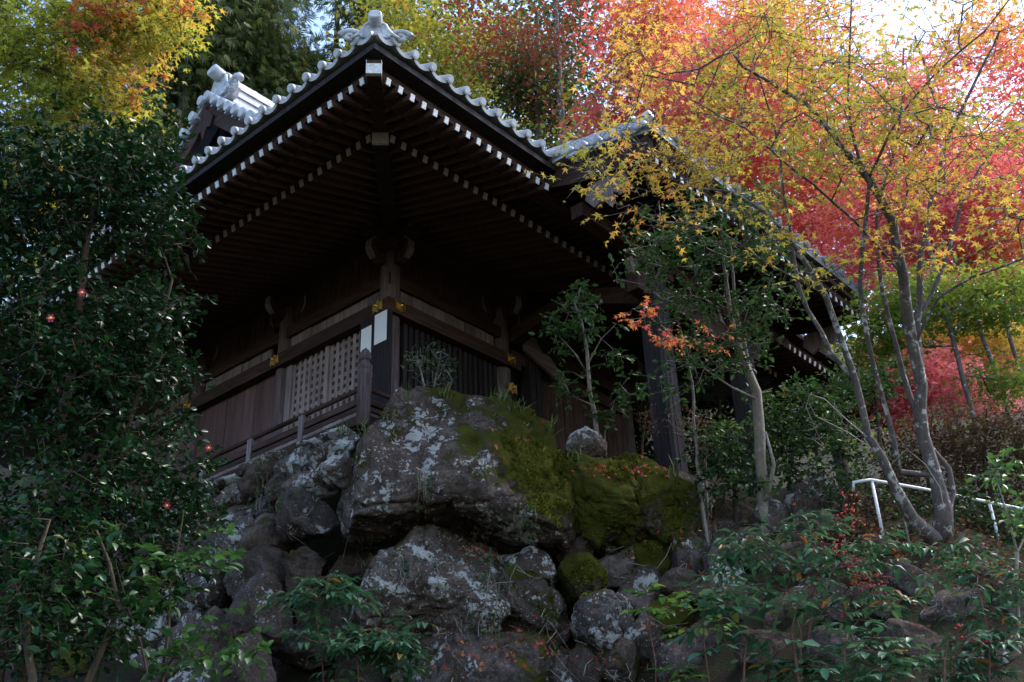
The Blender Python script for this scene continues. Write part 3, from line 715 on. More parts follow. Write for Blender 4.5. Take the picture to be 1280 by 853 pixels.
# ------------------------------------------------------------------ porch on the front
PX0, PX1, PY, PZ = 0.12, 6.5, -4.85, 2.72
pm_ = MB(); quad_slab(pm_, (PX0, PY, PZ - .08), (PX1, PY, PZ - .08), (PX1, Y0 + .4, EZ + .05), (PX0, Y0 + .4, EZ + .05), 0.1)
porch = part("porch_roof", M_TILE_DARK, pm_)
psl = (EZ + .05 - PZ + .0) / (Y0 + .4 - PY)
for k in range(21):
    x = PX0 + 0.24 + k * 0.3
    if x > PX1: break
    obj("round_eave_tile", ETD, porch, None, Matrix.Translation((x, PY - 0.03, PZ + 0.05)) @ jit())
    obj("dished_eave_tile", PND, porch, None, Matrix.Translation((x - 0.15, PY - 0.03, PZ + 0.03)) @ jit())
    part("tile_row", M_TILE_DARK, MB().tube([(x, PY + 0.3, PZ + .14), (x, Y0 + .6, EZ + .2)], 0.075, 8), porch)
for xs, sg in ((PX0, -1), (PX1, 1)):
    for k in range(8):
        y = PY + 0.2 + k * 0.24; z = PZ + 0.06 + psl * (y - PY)
        part("verge_tile", M_TILE, MB().tube([(xs - sg * 0.28, y, z + 0.05), (xs + sg * 0.06, y, z), (xs + sg * 0.065, y, z)], [0.082, 0.088, 0.066], 12), porch)
        part("verge_pan_tile", M_TILE, MB().beam((xs + sg * 0.04, y + .12, z - 0.07), (xs - sg * 0.28, y + .12, z - 0.05), 0.24, 0.04), porch)
    ridge((xs - sg * 0.35, PY + 0.45, PZ + 0.16), (xs - sg * 0.35, Y0 + 0.5, EZ + 0.2), 0.2, 0.24, porch)
    onigawara((xs - sg * 0.33, PY + 0.38, PZ + 0.2), (0, -1, 0), 0.7, porch)
    bb = MB(); prev = None
    for i in range(9):
        t = i / 8; y = PY + 0.12 + t * (1.75); q = np.array([xs - sg * 0.1, y, PZ - 0.22 + psl * (y - PY) - 0.10 * math.sin(math.pi * t)])
        if prev is not None: bb.beam(prev, q, 0.09, 0.3)
        prev = q
    part("barge_board", M_WOOD_Y, bb)
    part("barge_pendant", M_GREY_Z, MB().prism([(-.28, .22), (-.34, .05), (-.2, -.12), (-.12, -.06), (-.05, -.25), (.06, -.1), (.2, -.16), (.34, .02), (.28, .22)], (xs - sg * 0.17, -3.95, 2.18), (0, 1, 0), (0, 0, 1), (sg, 0, 0), 0.07))
for dz, th, off in ((0.0, 0.1, 0.08), (-0.11, 0.1, 0.16)):
    part("eave_board", M_WOOD_X, MB().box(PX0 + .2, PX1 - .2, PY + off, PY + off + 0.2, PZ - .09 + dz - th, PZ - .09 + dz))
PR = MB().beam((0, 0, 0), (0, 2.4, 0.5), 0.085, 0.115).mesh("porch_rafter", M_WOOD_Y)
for k in range(32):
    x = PX0 + 0.25 + k * 0.196
    if x > PX1 - .15: break
    m = Matrix.Translation((x, PY + 0.16, PZ - 0.36)); r = obj("porch_rafter", PR, hall, None, m)
    obj("painted_rafter_end", CU, r, None, m)
ps = MB(); quad_slab(ps, (PX0 + .15, PY + .25, PZ - .285), (PX1 - .15, PY + .25, PZ - .285), (PX1 - .15, -2.3, PZ + .24), (PX0 + .15, -2.3, PZ + .24), 0.02)
part("porch_soffit", M_DARK, ps)
for x in (2.1, 4.5):
    g = gz(x, -3.33)
    pp = part("porch_pillar", M_DARK, MB().prism([(-.13, -.17), (.13, -.17), (.17, -.13), (.17, .13), (.13, .17), (-.13, .17), (-.17, .13), (-.17, -.13)], (x, -3.33, g - 0.15), (1, 0, 0), (0, 1, 0), (0, 0, 1), 2.05 - g + .15))
    part("pillar_fillet", M_DARK, MB().box(x - .05, x + .05, -3.33 - .178, -3.33 - .17, g + 0.1, 1.9), pp)
    part("pillar_plinth", R_GREY, MB().box(x - .26, x + .26, -3.59, -3.07, g - 0.3, g + .06), pp)
    part("porch_bracket", M_WOOD_X, MB().box(x - .5, x + .5, -3.42, -3.24, 2.0, 2.15).box(x - .2, x + .2, -3.5, -3.16, 1.85, 2.0))
    part("carved_nose", M_GREY_Z, MB().prism(nose, (x - .2, -3.28, 1.72), (-1, 0, 0), (0, 0, 1), (0, -1, 0), 0.1))
part("porch_beam", M_WOOD_X, MB().box(1.6, 5.0, -3.43, -3.23, 1.5, 1.82))
part("porch_purlin", M_WOOD_X, MB().box(0.4, 6.2, -3.43, -3.23, 2.15, 2.36))

# ------------------------------------------------------------------ rocks
ICO = {}
def ico(sub):
    if sub not in ICO:
        bm = bmesh.new(); bmesh.ops.create_icosphere(bm, subdivisions=sub, radius=1.0)
        bm.verts.ensure_lookup_table()
        ICO[sub] = (np.array([v.co[:] for v in bm.verts]), [tuple(v.index for v in f.verts) for f in bm.faces]); bm.free()
    return ICO[sub]
def craggy(P, N, seed, r, rough, crag, strata):
    Q = P / max(r, 0.3) + seed * 3.1
    dis = fbm(Q * 1.3, seed, 3) * 0.9 + fbm(Q * 4.5, seed + 5, 5, 0.66) * 0.85 - np.clip(fbm(Q * 9, seed + 31, 3) - .12, 0, 1) * 1.1
    rid = 1 - np.abs(fbm(Q * 1.9, seed + 9, 3)) * 4.0
    dis = dis - np.clip(rid, 0, 1) ** 3 * (0.5 + crag)
    rs = np.random.default_rng(seed + 1); n = unit(rs.normal(size=3) + np.array([0, 0, 1.2]))
    s = (P @ n) / max(r, .2) * 3.2 + fbm(Q * 1.5, seed + 21, 3) * 1.6; fr = s - np.floor(s)
    dis = dis + strata * (np.floor(s) % 2 * 0.5 + np.clip(fr * 5, 0, 1) * 0.6 - 0.5)
    return P + N * (dis * rough * r)[:, None]
def facet(P, rs, facets, lo=0.5, hi=0.86):
    for k in range(facets):
        n = unit(rs.normal(size=3)); o = rs.uniform(lo, hi)
        d = P @ n - o; P = P - np.outer(np.maximum(d, 0) * 0.985, n)
    return P
def finish(name, P, F, mat):
    me = bpy.data.meshes.new(name); me.from_pydata(P.tolist(), [], F); me.polygons.foreach_set("use_smooth", [True] * len(F)); me.materials.append(mat)
    return me
def rock_mesh(name, seed, sub, half, mat, facets=16, rough=0.13, crag=0.0, axes=None, strata=0.25):
    rs = np.random.default_rng(seed); V, F = ico(sub)
    P = facet(np.sign(V) * np.abs(V) ** 0.75, rs, facets, 0.5, 0.9); P = P / np.abs(P).max(0) * np.asarray(half)
    P = craggy(P, V, seed, float(np.mean(half)), rough, crag, strata)
    if axes is not None: P = P @ np.asarray(axes).T
    return finish(name, P, F, mat)
def outline_rock(name, seed, pts, d, th, mat, sub=7, rough=0.1, crag=.5, strata=.5, lean=0.0, parent=None):
    """a boulder with a known side-on outline, its own distance d and thickness th"""
    pts = np.array(pts, float); c = (pts.min(0) + pts.max(0)) / 2; s = d / FPX
    q = (pts - c) * np.array([s, -s / 0.95]); ang = np.arctan2(q[:, 1], q[:, 0]); rad_ = np.hypot(q[:, 0], q[:, 1]); o = np.argsort(ang)
    ang = np.concatenate([ang[o] - 2 * np.pi, ang[o], ang[o] + 2 * np.pi]); rad_ = np.tile(rad_[o], 3)
    rs = np.random.default_rng(seed); V, F = ico(sub); P = facet(np.sign(V) * np.abs(V) ** 0.55, rs, 18, 0.8, 1.12)
    r = np.hypot(P[:, 0], P[:, 2]); a = np.arctan2(P[:, 2], P[:, 0]); R = np.interp(a, ang, rad_)
    nb = 48; bi = ((a + np.pi) / (2 * np.pi) * nb).astype(int) % nb; sm_ = np.array([r[bi == b].max() for b in range(nb)])
    smx = np.interp((a + np.pi) / (2 * np.pi) * nb - .5, np.arange(-1, nb + 1), np.concatenate([sm_[-1:], sm_, sm_[:1]]))
    w = np.clip(r / smx, 0, 1); w = w * w * (3 - 2 * w); k = (1 - w) * (rad_.mean() / sm_.mean()) + w * R / smx
    W = np.stack([P[:, 0] * k, P[:, 1] * th / 2 / np.abs(P[:, 1]).max(), P[:, 2] * k], 1)
    W[:, 1] += lean * W[:, 2]
    W = craggy(W, V, seed, float(np.mean(rad_)), rough, crag, strata) @ CAX.T
    return obj(name, finish(name, W, F, mat), parent, None, Matrix.Translation(at(c[0], c[1], d)))
CAX = np.stack([rh, fh, np.array([0, 0, 1.0])], 1)      # along the slope, into the slope, up
def rock_at(name, seed, px, py, d, w, h, depth, mat, sub=5, parent=None, roll=0.0, **kw):
    c = at(px, py, d); hx = w * d / FPX / 2; hz = h * d / FPX / 2 / 0.93
    R2 = np.array([[math.cos(roll), 0, -math.sin(roll)], [0, 1, 0], [math.sin(roll), 0, math.cos(roll)]])
    me = rock_mesh(name, seed, sub, (hx, depth / 2, hz), mat, axes=CAX @ R2, **kw)
    return obj(name, me, parent, None, Matrix.Translation(c))

big = [ # seed, outline, depth, thickness, material, options, label
    (3, [(412, 600), (416, 565), (436, 537), (470, 510), (510, 494), (570, 488), (625, 492), (660, 508), (692, 535), (706, 570), (715, 620), (712, 670), (700, 704), (665, 697), (620, 682), (570, 672), (520, 684), (470, 692), (435, 674), (418, 640)], 13.4, 2.3, R_BIG, dict(rough=.085, lean=.25, crag=.3), "largest boulder, blotched with white lichen, under the corner of the hall"),
    (8, [(694, 555), (735, 578), (776, 590), (792, 625), (806, 660), (822, 692), (790, 698), (760, 692), (735, 694), (708, 680), (696, 630), (688, 585)], 13.2, 1.7, R_MOSS, dict(rough=.08, lean=.3), "moss covered boulder leaning on the largest boulder, below the pale rock"),
    (14, [(762, 572), (800, 570), (836, 590), (863, 620), (866, 652), (850, 688), (820, 694), (794, 662), (772, 620)], 13.2, 1.5, R_MOSS, dict(rough=.08, lean=.3), "rounded green mossy boulder at the foot of the porch pillar"),
    (21, [(432, 765), (450, 725), (495, 690), (540, 668), (580, 664), (612, 676), (636, 704), (637, 760), (628, 806), (580, 812), (540, 800), (500, 812), (455, 806)], 12.5, 1.9, R_GREY, dict(rough=.085, lean=.3, crag=.3), "dark domed boulder under the overhang of the largest boulder"),
    (28, [(496, 840), (515, 800), (540, 778), (585, 783), (640, 794), (690, 800), (714, 845), (705, 895), (600, 900), (510, 890)], 11.9, 1.5, R_HALF, dict(rough=.085, lean=.3), "reddish grey boulder with fallen leaves at the bottom of the rock pile"),
    (35, [(709, 570), (712, 545), (730, 537), (752, 543), (758, 560), (752, 580), (728, 583)], 13.15, .6, R_PALE, dict(sub=6, rough=.1, strata=.5), "small pale rock perched on top of the mossy boulder beside the sapling"),
    (42, [(622, 692), (650, 690), (690, 708), (697, 724), (692, 738), (665, 725), (640, 714)], 12.3, .7, R_PALE, dict(sub=6, rough=.06), "pale flat slab wedged above the ivy"),
    (49, [(634, 722), (662, 722), (692, 738), (713, 768), (706, 784), (680, 806), (645, 800), (630, 765)], 12.2, 1.1, R_HALF, dict(sub=6, rough=.09, strata=.5), "brown boulder with a moss stripe under the pale flat slab"),
    (56, [(716, 775), (722, 755), (745, 744), (775, 750), (790, 775), (792, 806), (770, 822), (738, 818), (720, 798)], 11.9, 1.0, R_PALE, dict(sub=6, rough=.09, strata=.4), "blocky bluish white boulder low in the rock pile"),
    (63, [(698, 712), (735, 700), (758, 715), (758, 737), (735, 748), (710, 750), (698, 735)], 12.3, .9, R_MOSS, dict(sub=6, rough=.08), "small boulder capped with bright moss above the bluish white boulder"),
]
for sd_, pts, d, th, mt, ex, lab in big:
    tag(outline_rock("boulder", sd_, pts, d, th, mt, **ex), lab, "boulder")

pile = empty("rock_pile", at(760, 800, 12.4), "tumbled pile of smaller stones below the mossy boulders", "rock pile")
stones = [(722, 688, 12.6, 48, 44, R_GREY), (768, 712, 12.4, 70, 40, R_BROWN), (800, 700, 12.5, 60, 60, R_MOSS), (745, 672, 12.9, 60, 40, R_MOSS), (808, 735, 12.2, 44, 50, R_GREY), (812, 805, 11.7, 66, 74, R_GREY),
          (733, 835, 11.6, 56, 56, R_GREY), (775, 838, 11.5, 60, 60, R_HALF), (698, 842, 11.6, 50, 50, R_GREY), (842, 770, 11.9, 60, 66, R_MOSS), (868, 700, 12.4, 70, 60, R_HALF), (858, 735, 12.1, 60, 40, R_BROWN),
          (885, 745, 11.9, 60, 50, R_HALF), (800, 765, 12.1, 60, 60, R_BROWN), (838, 690, 12.8, 60, 50, R_MOSS), (905, 715, 12.0, 50, 60, R_GREY), (845, 835, 11.2, 70, 60, R_DARK), (760, 690, 12.7, 22, 18, R_PALE), (690, 790, 12.0, 44, 40, R_DARK),
          (640, 790, 12.2, 70, 40, R_DARK), (512, 830, 12.2, 70, 80, R_DARK), (460, 835, 12.3, 80, 70, R_DARK), (470, 720, 13.1, 60, 40, R_BROWN), (445, 716, 13.2, 66, 46, R_BROWN), (420, 770, 12.9, 90, 70, R_GREY), (385, 812, 12.7, 80, 70, R_DARK)]
for i, (px, py, d, w, h, mt) in enumerate(stones):
    rock_at("stone", 100 + i * 7, px, py, d, w * 1.15, h * 1.15, max(0.35, w * d / FPX * 1.1), mt, 4, pile, random.uniform(-.4, .4))

# dry stone wall under the veranda
wall = empty("stone_retaining_wall", (-1.4, 2.0, -2.5), "rough dry stone retaining wall under the veranda railing", "stone wall")
SM = [rock_mesh("stone", 300 + k * 11, 4, (1, 0.8, 0.9), (R_DARK, R_GREY, R_DARK, R_PALE, R_HALF)[k % 5], 17, 0.16, strata=.4) for k in range(10)]
random.seed(11)
def stone(parent, p, sx, sy, sz, rz, k=None):
    m = Matrix.Translation(p) @ Matrix.Rotation(rz, 4, 'Z') @ Matrix.Rotation(random.uniform(-.35, .35), 4, 'Y') @ Matrix.Diagonal((sx, sy, sz, 1))
    return obj("stone", SM[random.randrange(10) if k is None else k], parent, None, m)
z = -0.72; row = 0
while z > -4.4:
    h = random.uniform(0.36, 0.62) + 0.05 * row; y = -1.0 + random.uniform(-.2, .1)
    while y < 6.5:
        w = random.uniform(0.4, 0.95); zz = z - h / 2 + random.uniform(-.06, .06)
        x = -1.12 - 0.42 * (-0.6 - zz) + random.uniform(-.1, .08)
        stone(wall, (x, y + w / 2, zz), 0.36, w * 0.58, h * 0.62, random.uniform(-.2, .2)); y += w * 0.95
    z -= h * 0.92; row += 1
for y in np.arange(-0.4, 5.5, 0.62):      # pale coping stones along the veranda edge
    stone(wall, (-1.12, y + random.uniform(-.1, .1), -0.60), 0.24, 0.36, 0.13, random.uniform(-.1, .1), 3)

# stones in the bank to the right, below the trees
bank = empty("bank_stones", at(1000, 720, 11.5), "row of grey stones holding the bank below the small evergreen tree", "stone bank")
for px, py, w, h, mt in [(893, 622, 60, 70, 1), (925, 650, 60, 50, 0), (1012, 640, 78, 92, 4), (975, 655, 60, 56, 0), (905, 668, 66, 60, 1), (955, 700, 80, 60, 2), (1020, 702, 90, 56, 0), (1080, 720, 100, 60, 1), (1150, 738, 80, 50, 0), (1108, 762, 80, 50, 2), (1195, 760, 80, 60, 1), (1060, 765, 80, 60, 0), (1000, 760, 90, 60, 1), (940, 760, 80, 60, 2),
                         (1250, 735, 70, 50, 0), (1050, 670, 70, 44, 2), (1110, 690, 60, 30, 0), (890, 800, 80, 60, 1), (970, 815, 90, 60, 0), (1060, 820, 90, 60, 2), (1150, 810, 90, 60, 0), (1240, 815, 90, 60, 1), (1275, 765, 60, 60, 2)]:
    d = hit(px, py, 6, 16) + 0.05; c = at(px, py, d); s = d / FPX / 2
    stone(bank, c, w * s * 1.15, w * s * 0.8, h * s * 1.2, -0.6 + random.uniform(-.3, .3), (0, 1, 0, 2, 6)[mt])
for px, py, w, h in [(60, 835, 90, 60), (130, 790, 90, 60), (200, 835, 100, 60), (280, 790, 100, 70), (330, 840, 90, 60), (240, 740, 90, 60), (20, 780, 80, 60), (100, 740, 80, 60), (180, 690, 90, 60)]:
    d = hit(px, py, 6, 22); c = at(px, py, d); s = d / FPX / 2
    stone(bank, c, w * s * 1.2, w * s * 0.8, h * s * 1.2, -0.6 + random.uniform(-.3, .3))

# ------------------------------------------------------------------ plants: leaves and branches
def T_MAPLE():
    tips = [(-112, .5), (-62, .86), (0, 1.0), (62, .86), (112, .5)]; v = [(0, 0, 0)]
    for i, (a, r) in enumerate(tips):
        v.append((r * math.sin(rad(a)), .12 + r * math.cos(rad(a)) * .88, -0.10 * r))
        if i < 4:
            b = (a + tips[i + 1][0]) / 2; v.append((.27 * math.sin(rad(b)), .12 + .27 * math.cos(rad(b)), 0.03))
    return np.array(v), [tuple(range(len(v)))]
def T_STAR():        # cheaper maple leaf for trees further off
    v = [(0, 0, 0), (-.8, .25, -.1), (-.2, .4, 0), (0, 1, -.1), (.2, .4, 0), (.8, .25, -.1)]
    return np.array(v), [(0, 2, 1), (0, 4, 3, 2), (0, 5, 4)]
def T_OVAL(w=.28, fold=.08, droop=.14):
    v = [(0, 0, 0), (-w * .75, .25, fold), (-w, .5, fold), (-w * .6, .78, fold - droop * .6), (0, 1, -droop), (w * .6, .78, fold - droop * .6), (w, .5, fold), (w * .75, .25, fold), (0, .3, 0), (0, .6, -droop * .25)]
    return np.array(v), [(0, 8, 2, 1), (8, 9, 3, 2), (9, 4, 3), (0, 7, 6, 8), (8, 6, 5, 9), (9, 5, 4)]
def T_QUAD(w=.33): return np.array([(0, 0, 0), (-w, .45, .06), (0, 1, -.05), (w, .45, .06)]), [(0, 3, 2, 1)]
def T_SPRAY():
    v = []; f = []
    for a in (-38, -16, 0, 18, 40):
        c, s = math.cos(rad(a)), math.sin(rad(a)); b = len(v); L = 1 - abs(a) / 90
        for x, y in ((0, 0), (-.045, .5 * L), (0, L), (.045, .5 * L)): v.append((x * c + y * s, -x * s + y * c, -.25 * y * y))
        f.append((b, b + 3, b + 2, b + 1))
    return np.array(v), f
TM, TS, TO, TQ, TP = T_MAPLE(), T_STAR(), T_OVAL(), T_QUAD(), T_SPRAY()
TL = T_OVAL(.17, .05, .3); TB = T_OVAL(.22, .04, .2)

def nrmv(A): return A / np.maximum(np.linalg.norm(A, axis=1)[:, None], 1e-9)
def frames(axis, nrm):
    y = nrmv(axis); z = nrmv(nrm - y * np.sum(nrm * y, 1)[:, None]); x = np.cross(y, z); return x, y, z
def leaf_mesh(name, P, axis, nrm, size, tone, tmpl, mat):
    V, F = tmpl; n = len(P); k = len(V); x, y, z = frames(axis, nrm)
    W = P[:, None, :] + size[:, None, None] * (V[None, :, 0:1] * x[:, None] + V[None, :, 1:2] * y[:, None] + V[None, :, 2:3] * z[:, None])
    me = bpy.data.meshes.new(name); nf = len(F); fl = [len(f) for f in F]; lv = np.concatenate([np.array(f) for f in F])
    me.vertices.add(n * k); me.vertices.foreach_set("co", W.astype(np.float32).ravel())
    loops = (np.arange(n)[:, None] * k + lv[None]).ravel(); me.loops.add(len(loops)); me.loops.foreach_set("vertex_index", loops.astype(np.int32))
    tot = np.tile(fl, n); st = np.concatenate([[0], np.cumsum(tot)[:-1]])
    me.polygons.add(n * nf); me.polygons.foreach_set("loop_start", st.astype(np.int32)); me.polygons.foreach_set("loop_total", tot.astype(np.int32))
    at_ = me.attributes.new("tone", 'FLOAT', 'FACE'); at_.data.foreach_set("value", np.repeat(tone, nf).astype(np.float32))
    me.materials.append(mat); me.update(calc_edges=True); me.validate(); return me

def ell_points(rs, ells, n, shell=0.5):
    """points inside ellipsoids given as (px, py, depth, half width px, half height px, half depth m)"""
    vol = np.array([e[3] * e[4] * e[5] * (e[2] ** 2) for e in ells]) ** 0.8; idx = rs.choice(len(ells), n, p=vol / vol.sum())
    q = nrmv(rs.normal(size=(n, 3))) * (rs.random(n) ** (shell))[:, None]
    out = np.zeros((n, 3))
    for i, e in enumerate(ells):
        m = idx == i; c = at(e[0], e[1], e[2]); s = e[2] / FPX
        out[m] = c + (q[m] * np.array([e[3] * s, e[4] * s, e[5]])) @ CR.T
    return out, idx

def grow(rs, trunks, pads, seg=0.28, wob=0.10, rise=0.15):
    """trunks: polylines of (x,y,z,r); pads joined to the nearest limb. returns nodes, parent, radius hint"""
    N = []; PA = []; R = []
    for tr in trunks:
        tr = np.array(tr, float); last = None
        if N:
            dd = np.linalg.norm(np.array(N) - tr[0, :3], axis=1); j = int(np.argmin(dd)); last = j if dd[j] < 0.6 else None
        for i in range(len(tr)):
            steps = 1 if i == 0 else max(1, int(np.linalg.norm(tr[i, :3] - tr[i - 1, :3]) / 0.22))
            for s in range(steps):
                t = 1.0 if i == 0 else (s + 1) / steps
                if i == 0: p = tr[0]
                else:
                    p0 = tr[max(i - 2, 0)]; p1 = tr[i - 1]; p2 = tr[i]; p3 = tr[min(i + 1, len(tr) - 1)]
                    p = 0.5 * ((2 * p1) + (-p0 + p2) * t + (2 * p0 - 5 * p1 + 4 * p2 - p3) * t * t + (-p0 + 3 * p1 - 3 * p2 + p3) * t ** 3)
                N.append(p[:3] + (rs.normal(size=3) * 0.008 if i else 0)); PA.append(-1 if last is None else last); R.append(p[3]); last = len(N) - 1
    NA = np.zeros((len(N) + len(pads) * 30, 3)); NA[:len(N)] = N; cnt = len(N); PAr = list(PA); Rr = list(R); nt = cnt
    if len(pads):
        d0 = np.array([np.min(np.linalg.norm(NA[:nt] - p, axis=1)) for p in pads]); order = np.argsort(d0)
    else: order = []
    tips = {}
    for oi in order:
        p = pads[oi]; dv = NA[:cnt] - p; dist = np.linalg.norm(dv, axis=1)
        cost = dist + 0.55 * np.maximum(0, dv[:, 2]) - 0.0
        j = int(np.argmin(cost)); a = NA[j].copy(); L = dist[j]; k = min(28, max(1, int(L / seg)))
        bow = rs.normal(size=3) * wob * L; bow[2] = abs(bow[2]) * 0.5 + rise * L * 0.4
        last = j
        for s in range(1, k + 1):
            t = s / k; NA[cnt] = a + (p - a) * t + bow * math.sin(math.pi * t) * 0.5 + rs.normal(size=3) * 0.012 * (t < 1)
            PAr.append(last); Rr.append(0.0); last = cnt; cnt += 1
        tips[oi] = last
    return NA[:cnt], np.array(PAr), np.array(Rr), tips
def limbs_mesh(name, N, PA, R, rtip, mat, power=0.5, sides=6, rmax=1.0):
    n = len(N); kids = [[] for _ in range(n)]; cntr = np.zeros(n)
    for i in range(n):
        if PA[i] >= 0: kids[PA[i]].append(i)
    for i in range(n - 1, -1, -1):
        if not kids[i]: cntr[i] = 1
        if PA[i] >= 0: cntr[PA[i]] += cntr[i]
    rr = np.where(R > 0, R, np.minimum(rtip * cntr ** power, rmax))
    for i in range(n):
        if R[i] == 0 and PA[i] >= 0: rr[i] = min(rr[i], rr[PA[i]] * 0.92)
    mb = MB(); done = np.zeros(n, bool)
    for i in range(n):
        if done[i] : continue
        chain = [i]; done[i] = True; j = i
        while kids[j]:
            j2 = max(kids[j], key=lambda q: (rr[q] if R[q] > 0 else rr[q] * 0.5) if not done[q] else -1)
            if done[j2]: break
            chain.append(j2); done[j2] = True; j = j2
        pts = [N[q] for q in chain]; rs_ = [rr[q] for q in chain]
        if PA[i] >= 0: pts = [N[PA[i]]] + pts; rs_ = [rs_[0]] + rs_
        if len(pts) < 2: continue
        sd2 = sides if max(rs_) > 0.02 else 4 if max(rs_) > 0.008 else 3
        mb.tube(pts, rs_, sd2, cap=max(rs_) > 0.03)
    me = bpy.data.meshes.new(name); me.from_pydata(mb.v, [], mb.f); me.polygons.foreach_set("use_smooth", mb.sm); me.materials.append(mat); me.update()
    return me
def tpath(pts): return [(*at(px, py, d), r) for px, py, d, r in pts]

def pad_leaves(rs, pads, per, rp, flat=0.35, hang=0.3, updir=1.0):
    n = len(pads) * per; off = rs.normal(size=(n, 3)) * rp * 0.55; off[:, 2] *= flat
    P = np.repeat(pads, per, 0) + off
    ax = off / rp + rs.normal(size=(n, 3)) * 0.55; ax[:, 2] -= hang + 0 * P[:, 2]
    nr = rs.normal(size=(n, 3)) * 0.45; nr[:, 2] += updir
    return P, ax, nr

TWIG = (np.array([(.010, 0, 0), (-.005, 0, .009), (-.005, 0, -.009), (.004, 1, -.05), (-.002, 1, -.046), (-.002, 1, -.054)]), [(0, 1, 4, 3), (1, 2, 5, 4), (2, 0, 3, 5)])
def twig_leaves(rs, pads, per, rp, flat, hang, updir):
    nl = 5; nt = max(2, int(round(per / nl))); n = len(pads)
    d = rs.normal(size=(n, nt, 3)); d[..., 2] *= flat; d[..., 2] -= hang * .35; d /= np.linalg.norm(d, axis=2)[..., None]
    L = rp * rs.uniform(.7, 1.5, (n, nt)); st = pads[:, None] + rs.normal(size=(n, nt, 3)) * rp * .18
    t = np.linspace(.25, 1.0, nl)[None, None] + rs.normal(size=(n, nt, nl)) * .06
    P = st[:, :, None] + d[:, :, None] * (L[..., None] * t)[..., None]; P[..., 2] -= (t ** 2) * .05 * L[..., None]
    side = np.cross(d, np.array([0, 0, 1.0])); side /= np.maximum(np.linalg.norm(side, axis=2)[..., None], 1e-6)
    sg = np.where(np.arange(nl) % 2 == 0, 1.0, -1.0); sg[-1] = 0
    ax = d[:, :, None] * np.where(sg == 0, 1.0, .55)[None, None, :, None] + side[:, :, None] * sg[None, None, :, None] * .8 + rs.normal(size=P.shape) * .28
    ax[..., 2] -= hang * .6; nr = rs.normal(size=P.shape) * .55; nr[..., 2] += updir
    return P.reshape(-1, 3), ax.reshape(-1, 3), nr.reshape(-1, 3), (st.reshape(-1, 3), d.reshape(-1, 3), L.ravel())
def twig_part(tw, mat, root):
    P, d, L = tw; up = np.tile(np.array([[0.1, 0.05, 1.0]]), (len(P), 1))
    tag(obj("twigs", leaf_mesh("twigs", P, d, up, L, np.zeros(len(P)), TWIG, mat), root), kind="stuff")

def tree(name, label, cat, seed, trunks, ells, npads, per, rp, size, tmpl, lmat, bmat, tone, rtip=0.0035, group=None, flat=0.35, hang=0.3, shell=0.5, updir=1.0, sides=7, extra_bare=0, wob=.1, crown="crown", keep=None):
    rs = np.random.default_rng(seed)
    pads, idx = ell_points(rs, ells, npads, shell)
    if keep is not None: pads = pads[keep(pads)]
    if extra_bare: bare = ell_points(rs, ells, extra_bare, 0.4)[0]; allp = np.concatenate([pads, bare])
    else: allp = pads
    N, PA, R, tips = grow(rs, trunks, allp, wob=wob)
    base = trunks[0][0][:3]
    root = empty(name, base, label, cat, group)
    obj("trunk", limbs_mesh("trunk", N, PA, R, rtip, bmat, sides=sides), root)
    if tmpl is TM:
        P, ax, nr, tw = twig_leaves(rs, pads, per, rp, flat, hang, updir); twig_part(tw, bmat, root)
    else: P, ax, nr = pad_leaves(rs, pads, per, rp, flat, hang, updir)
    n = len(P); tn = np.clip(tone(P, rs), 0, 1)
    sz = size * rs.uniform(0.45, 1.3, n)
    obj(crown, leaf_mesh("crown", P, ax, nr, sz, tn, tmpl, lmat), root)
    return root, pads
def tone_patch(mean, amp, jitter, scale, seed, grad=None):
    def f(P, rs):
        t = mean + amp * fbm(P * scale + 50, seed, 3) * 1.6 + rs.normal(size=len(P)) * jitter
        return t + (grad(P) if grad else 0)
    return f

# ------------------------------------------------------------------ trees
def ground_trunk(px, py, d, top, r0, r1, lean=(0, 0)):
    """straight-ish trunk from the ground under a point up to height top"""
    b = at(px, py, d); z0 = gz(b[0], b[1]) - 0.15; H = top - z0
    return [(b[0] + lean[0] * t, b[1] + lean[1] * t, z0 + H * t, r0 + (r1 - r0) * t) for t in (0, .25, .5, .75, 1)]

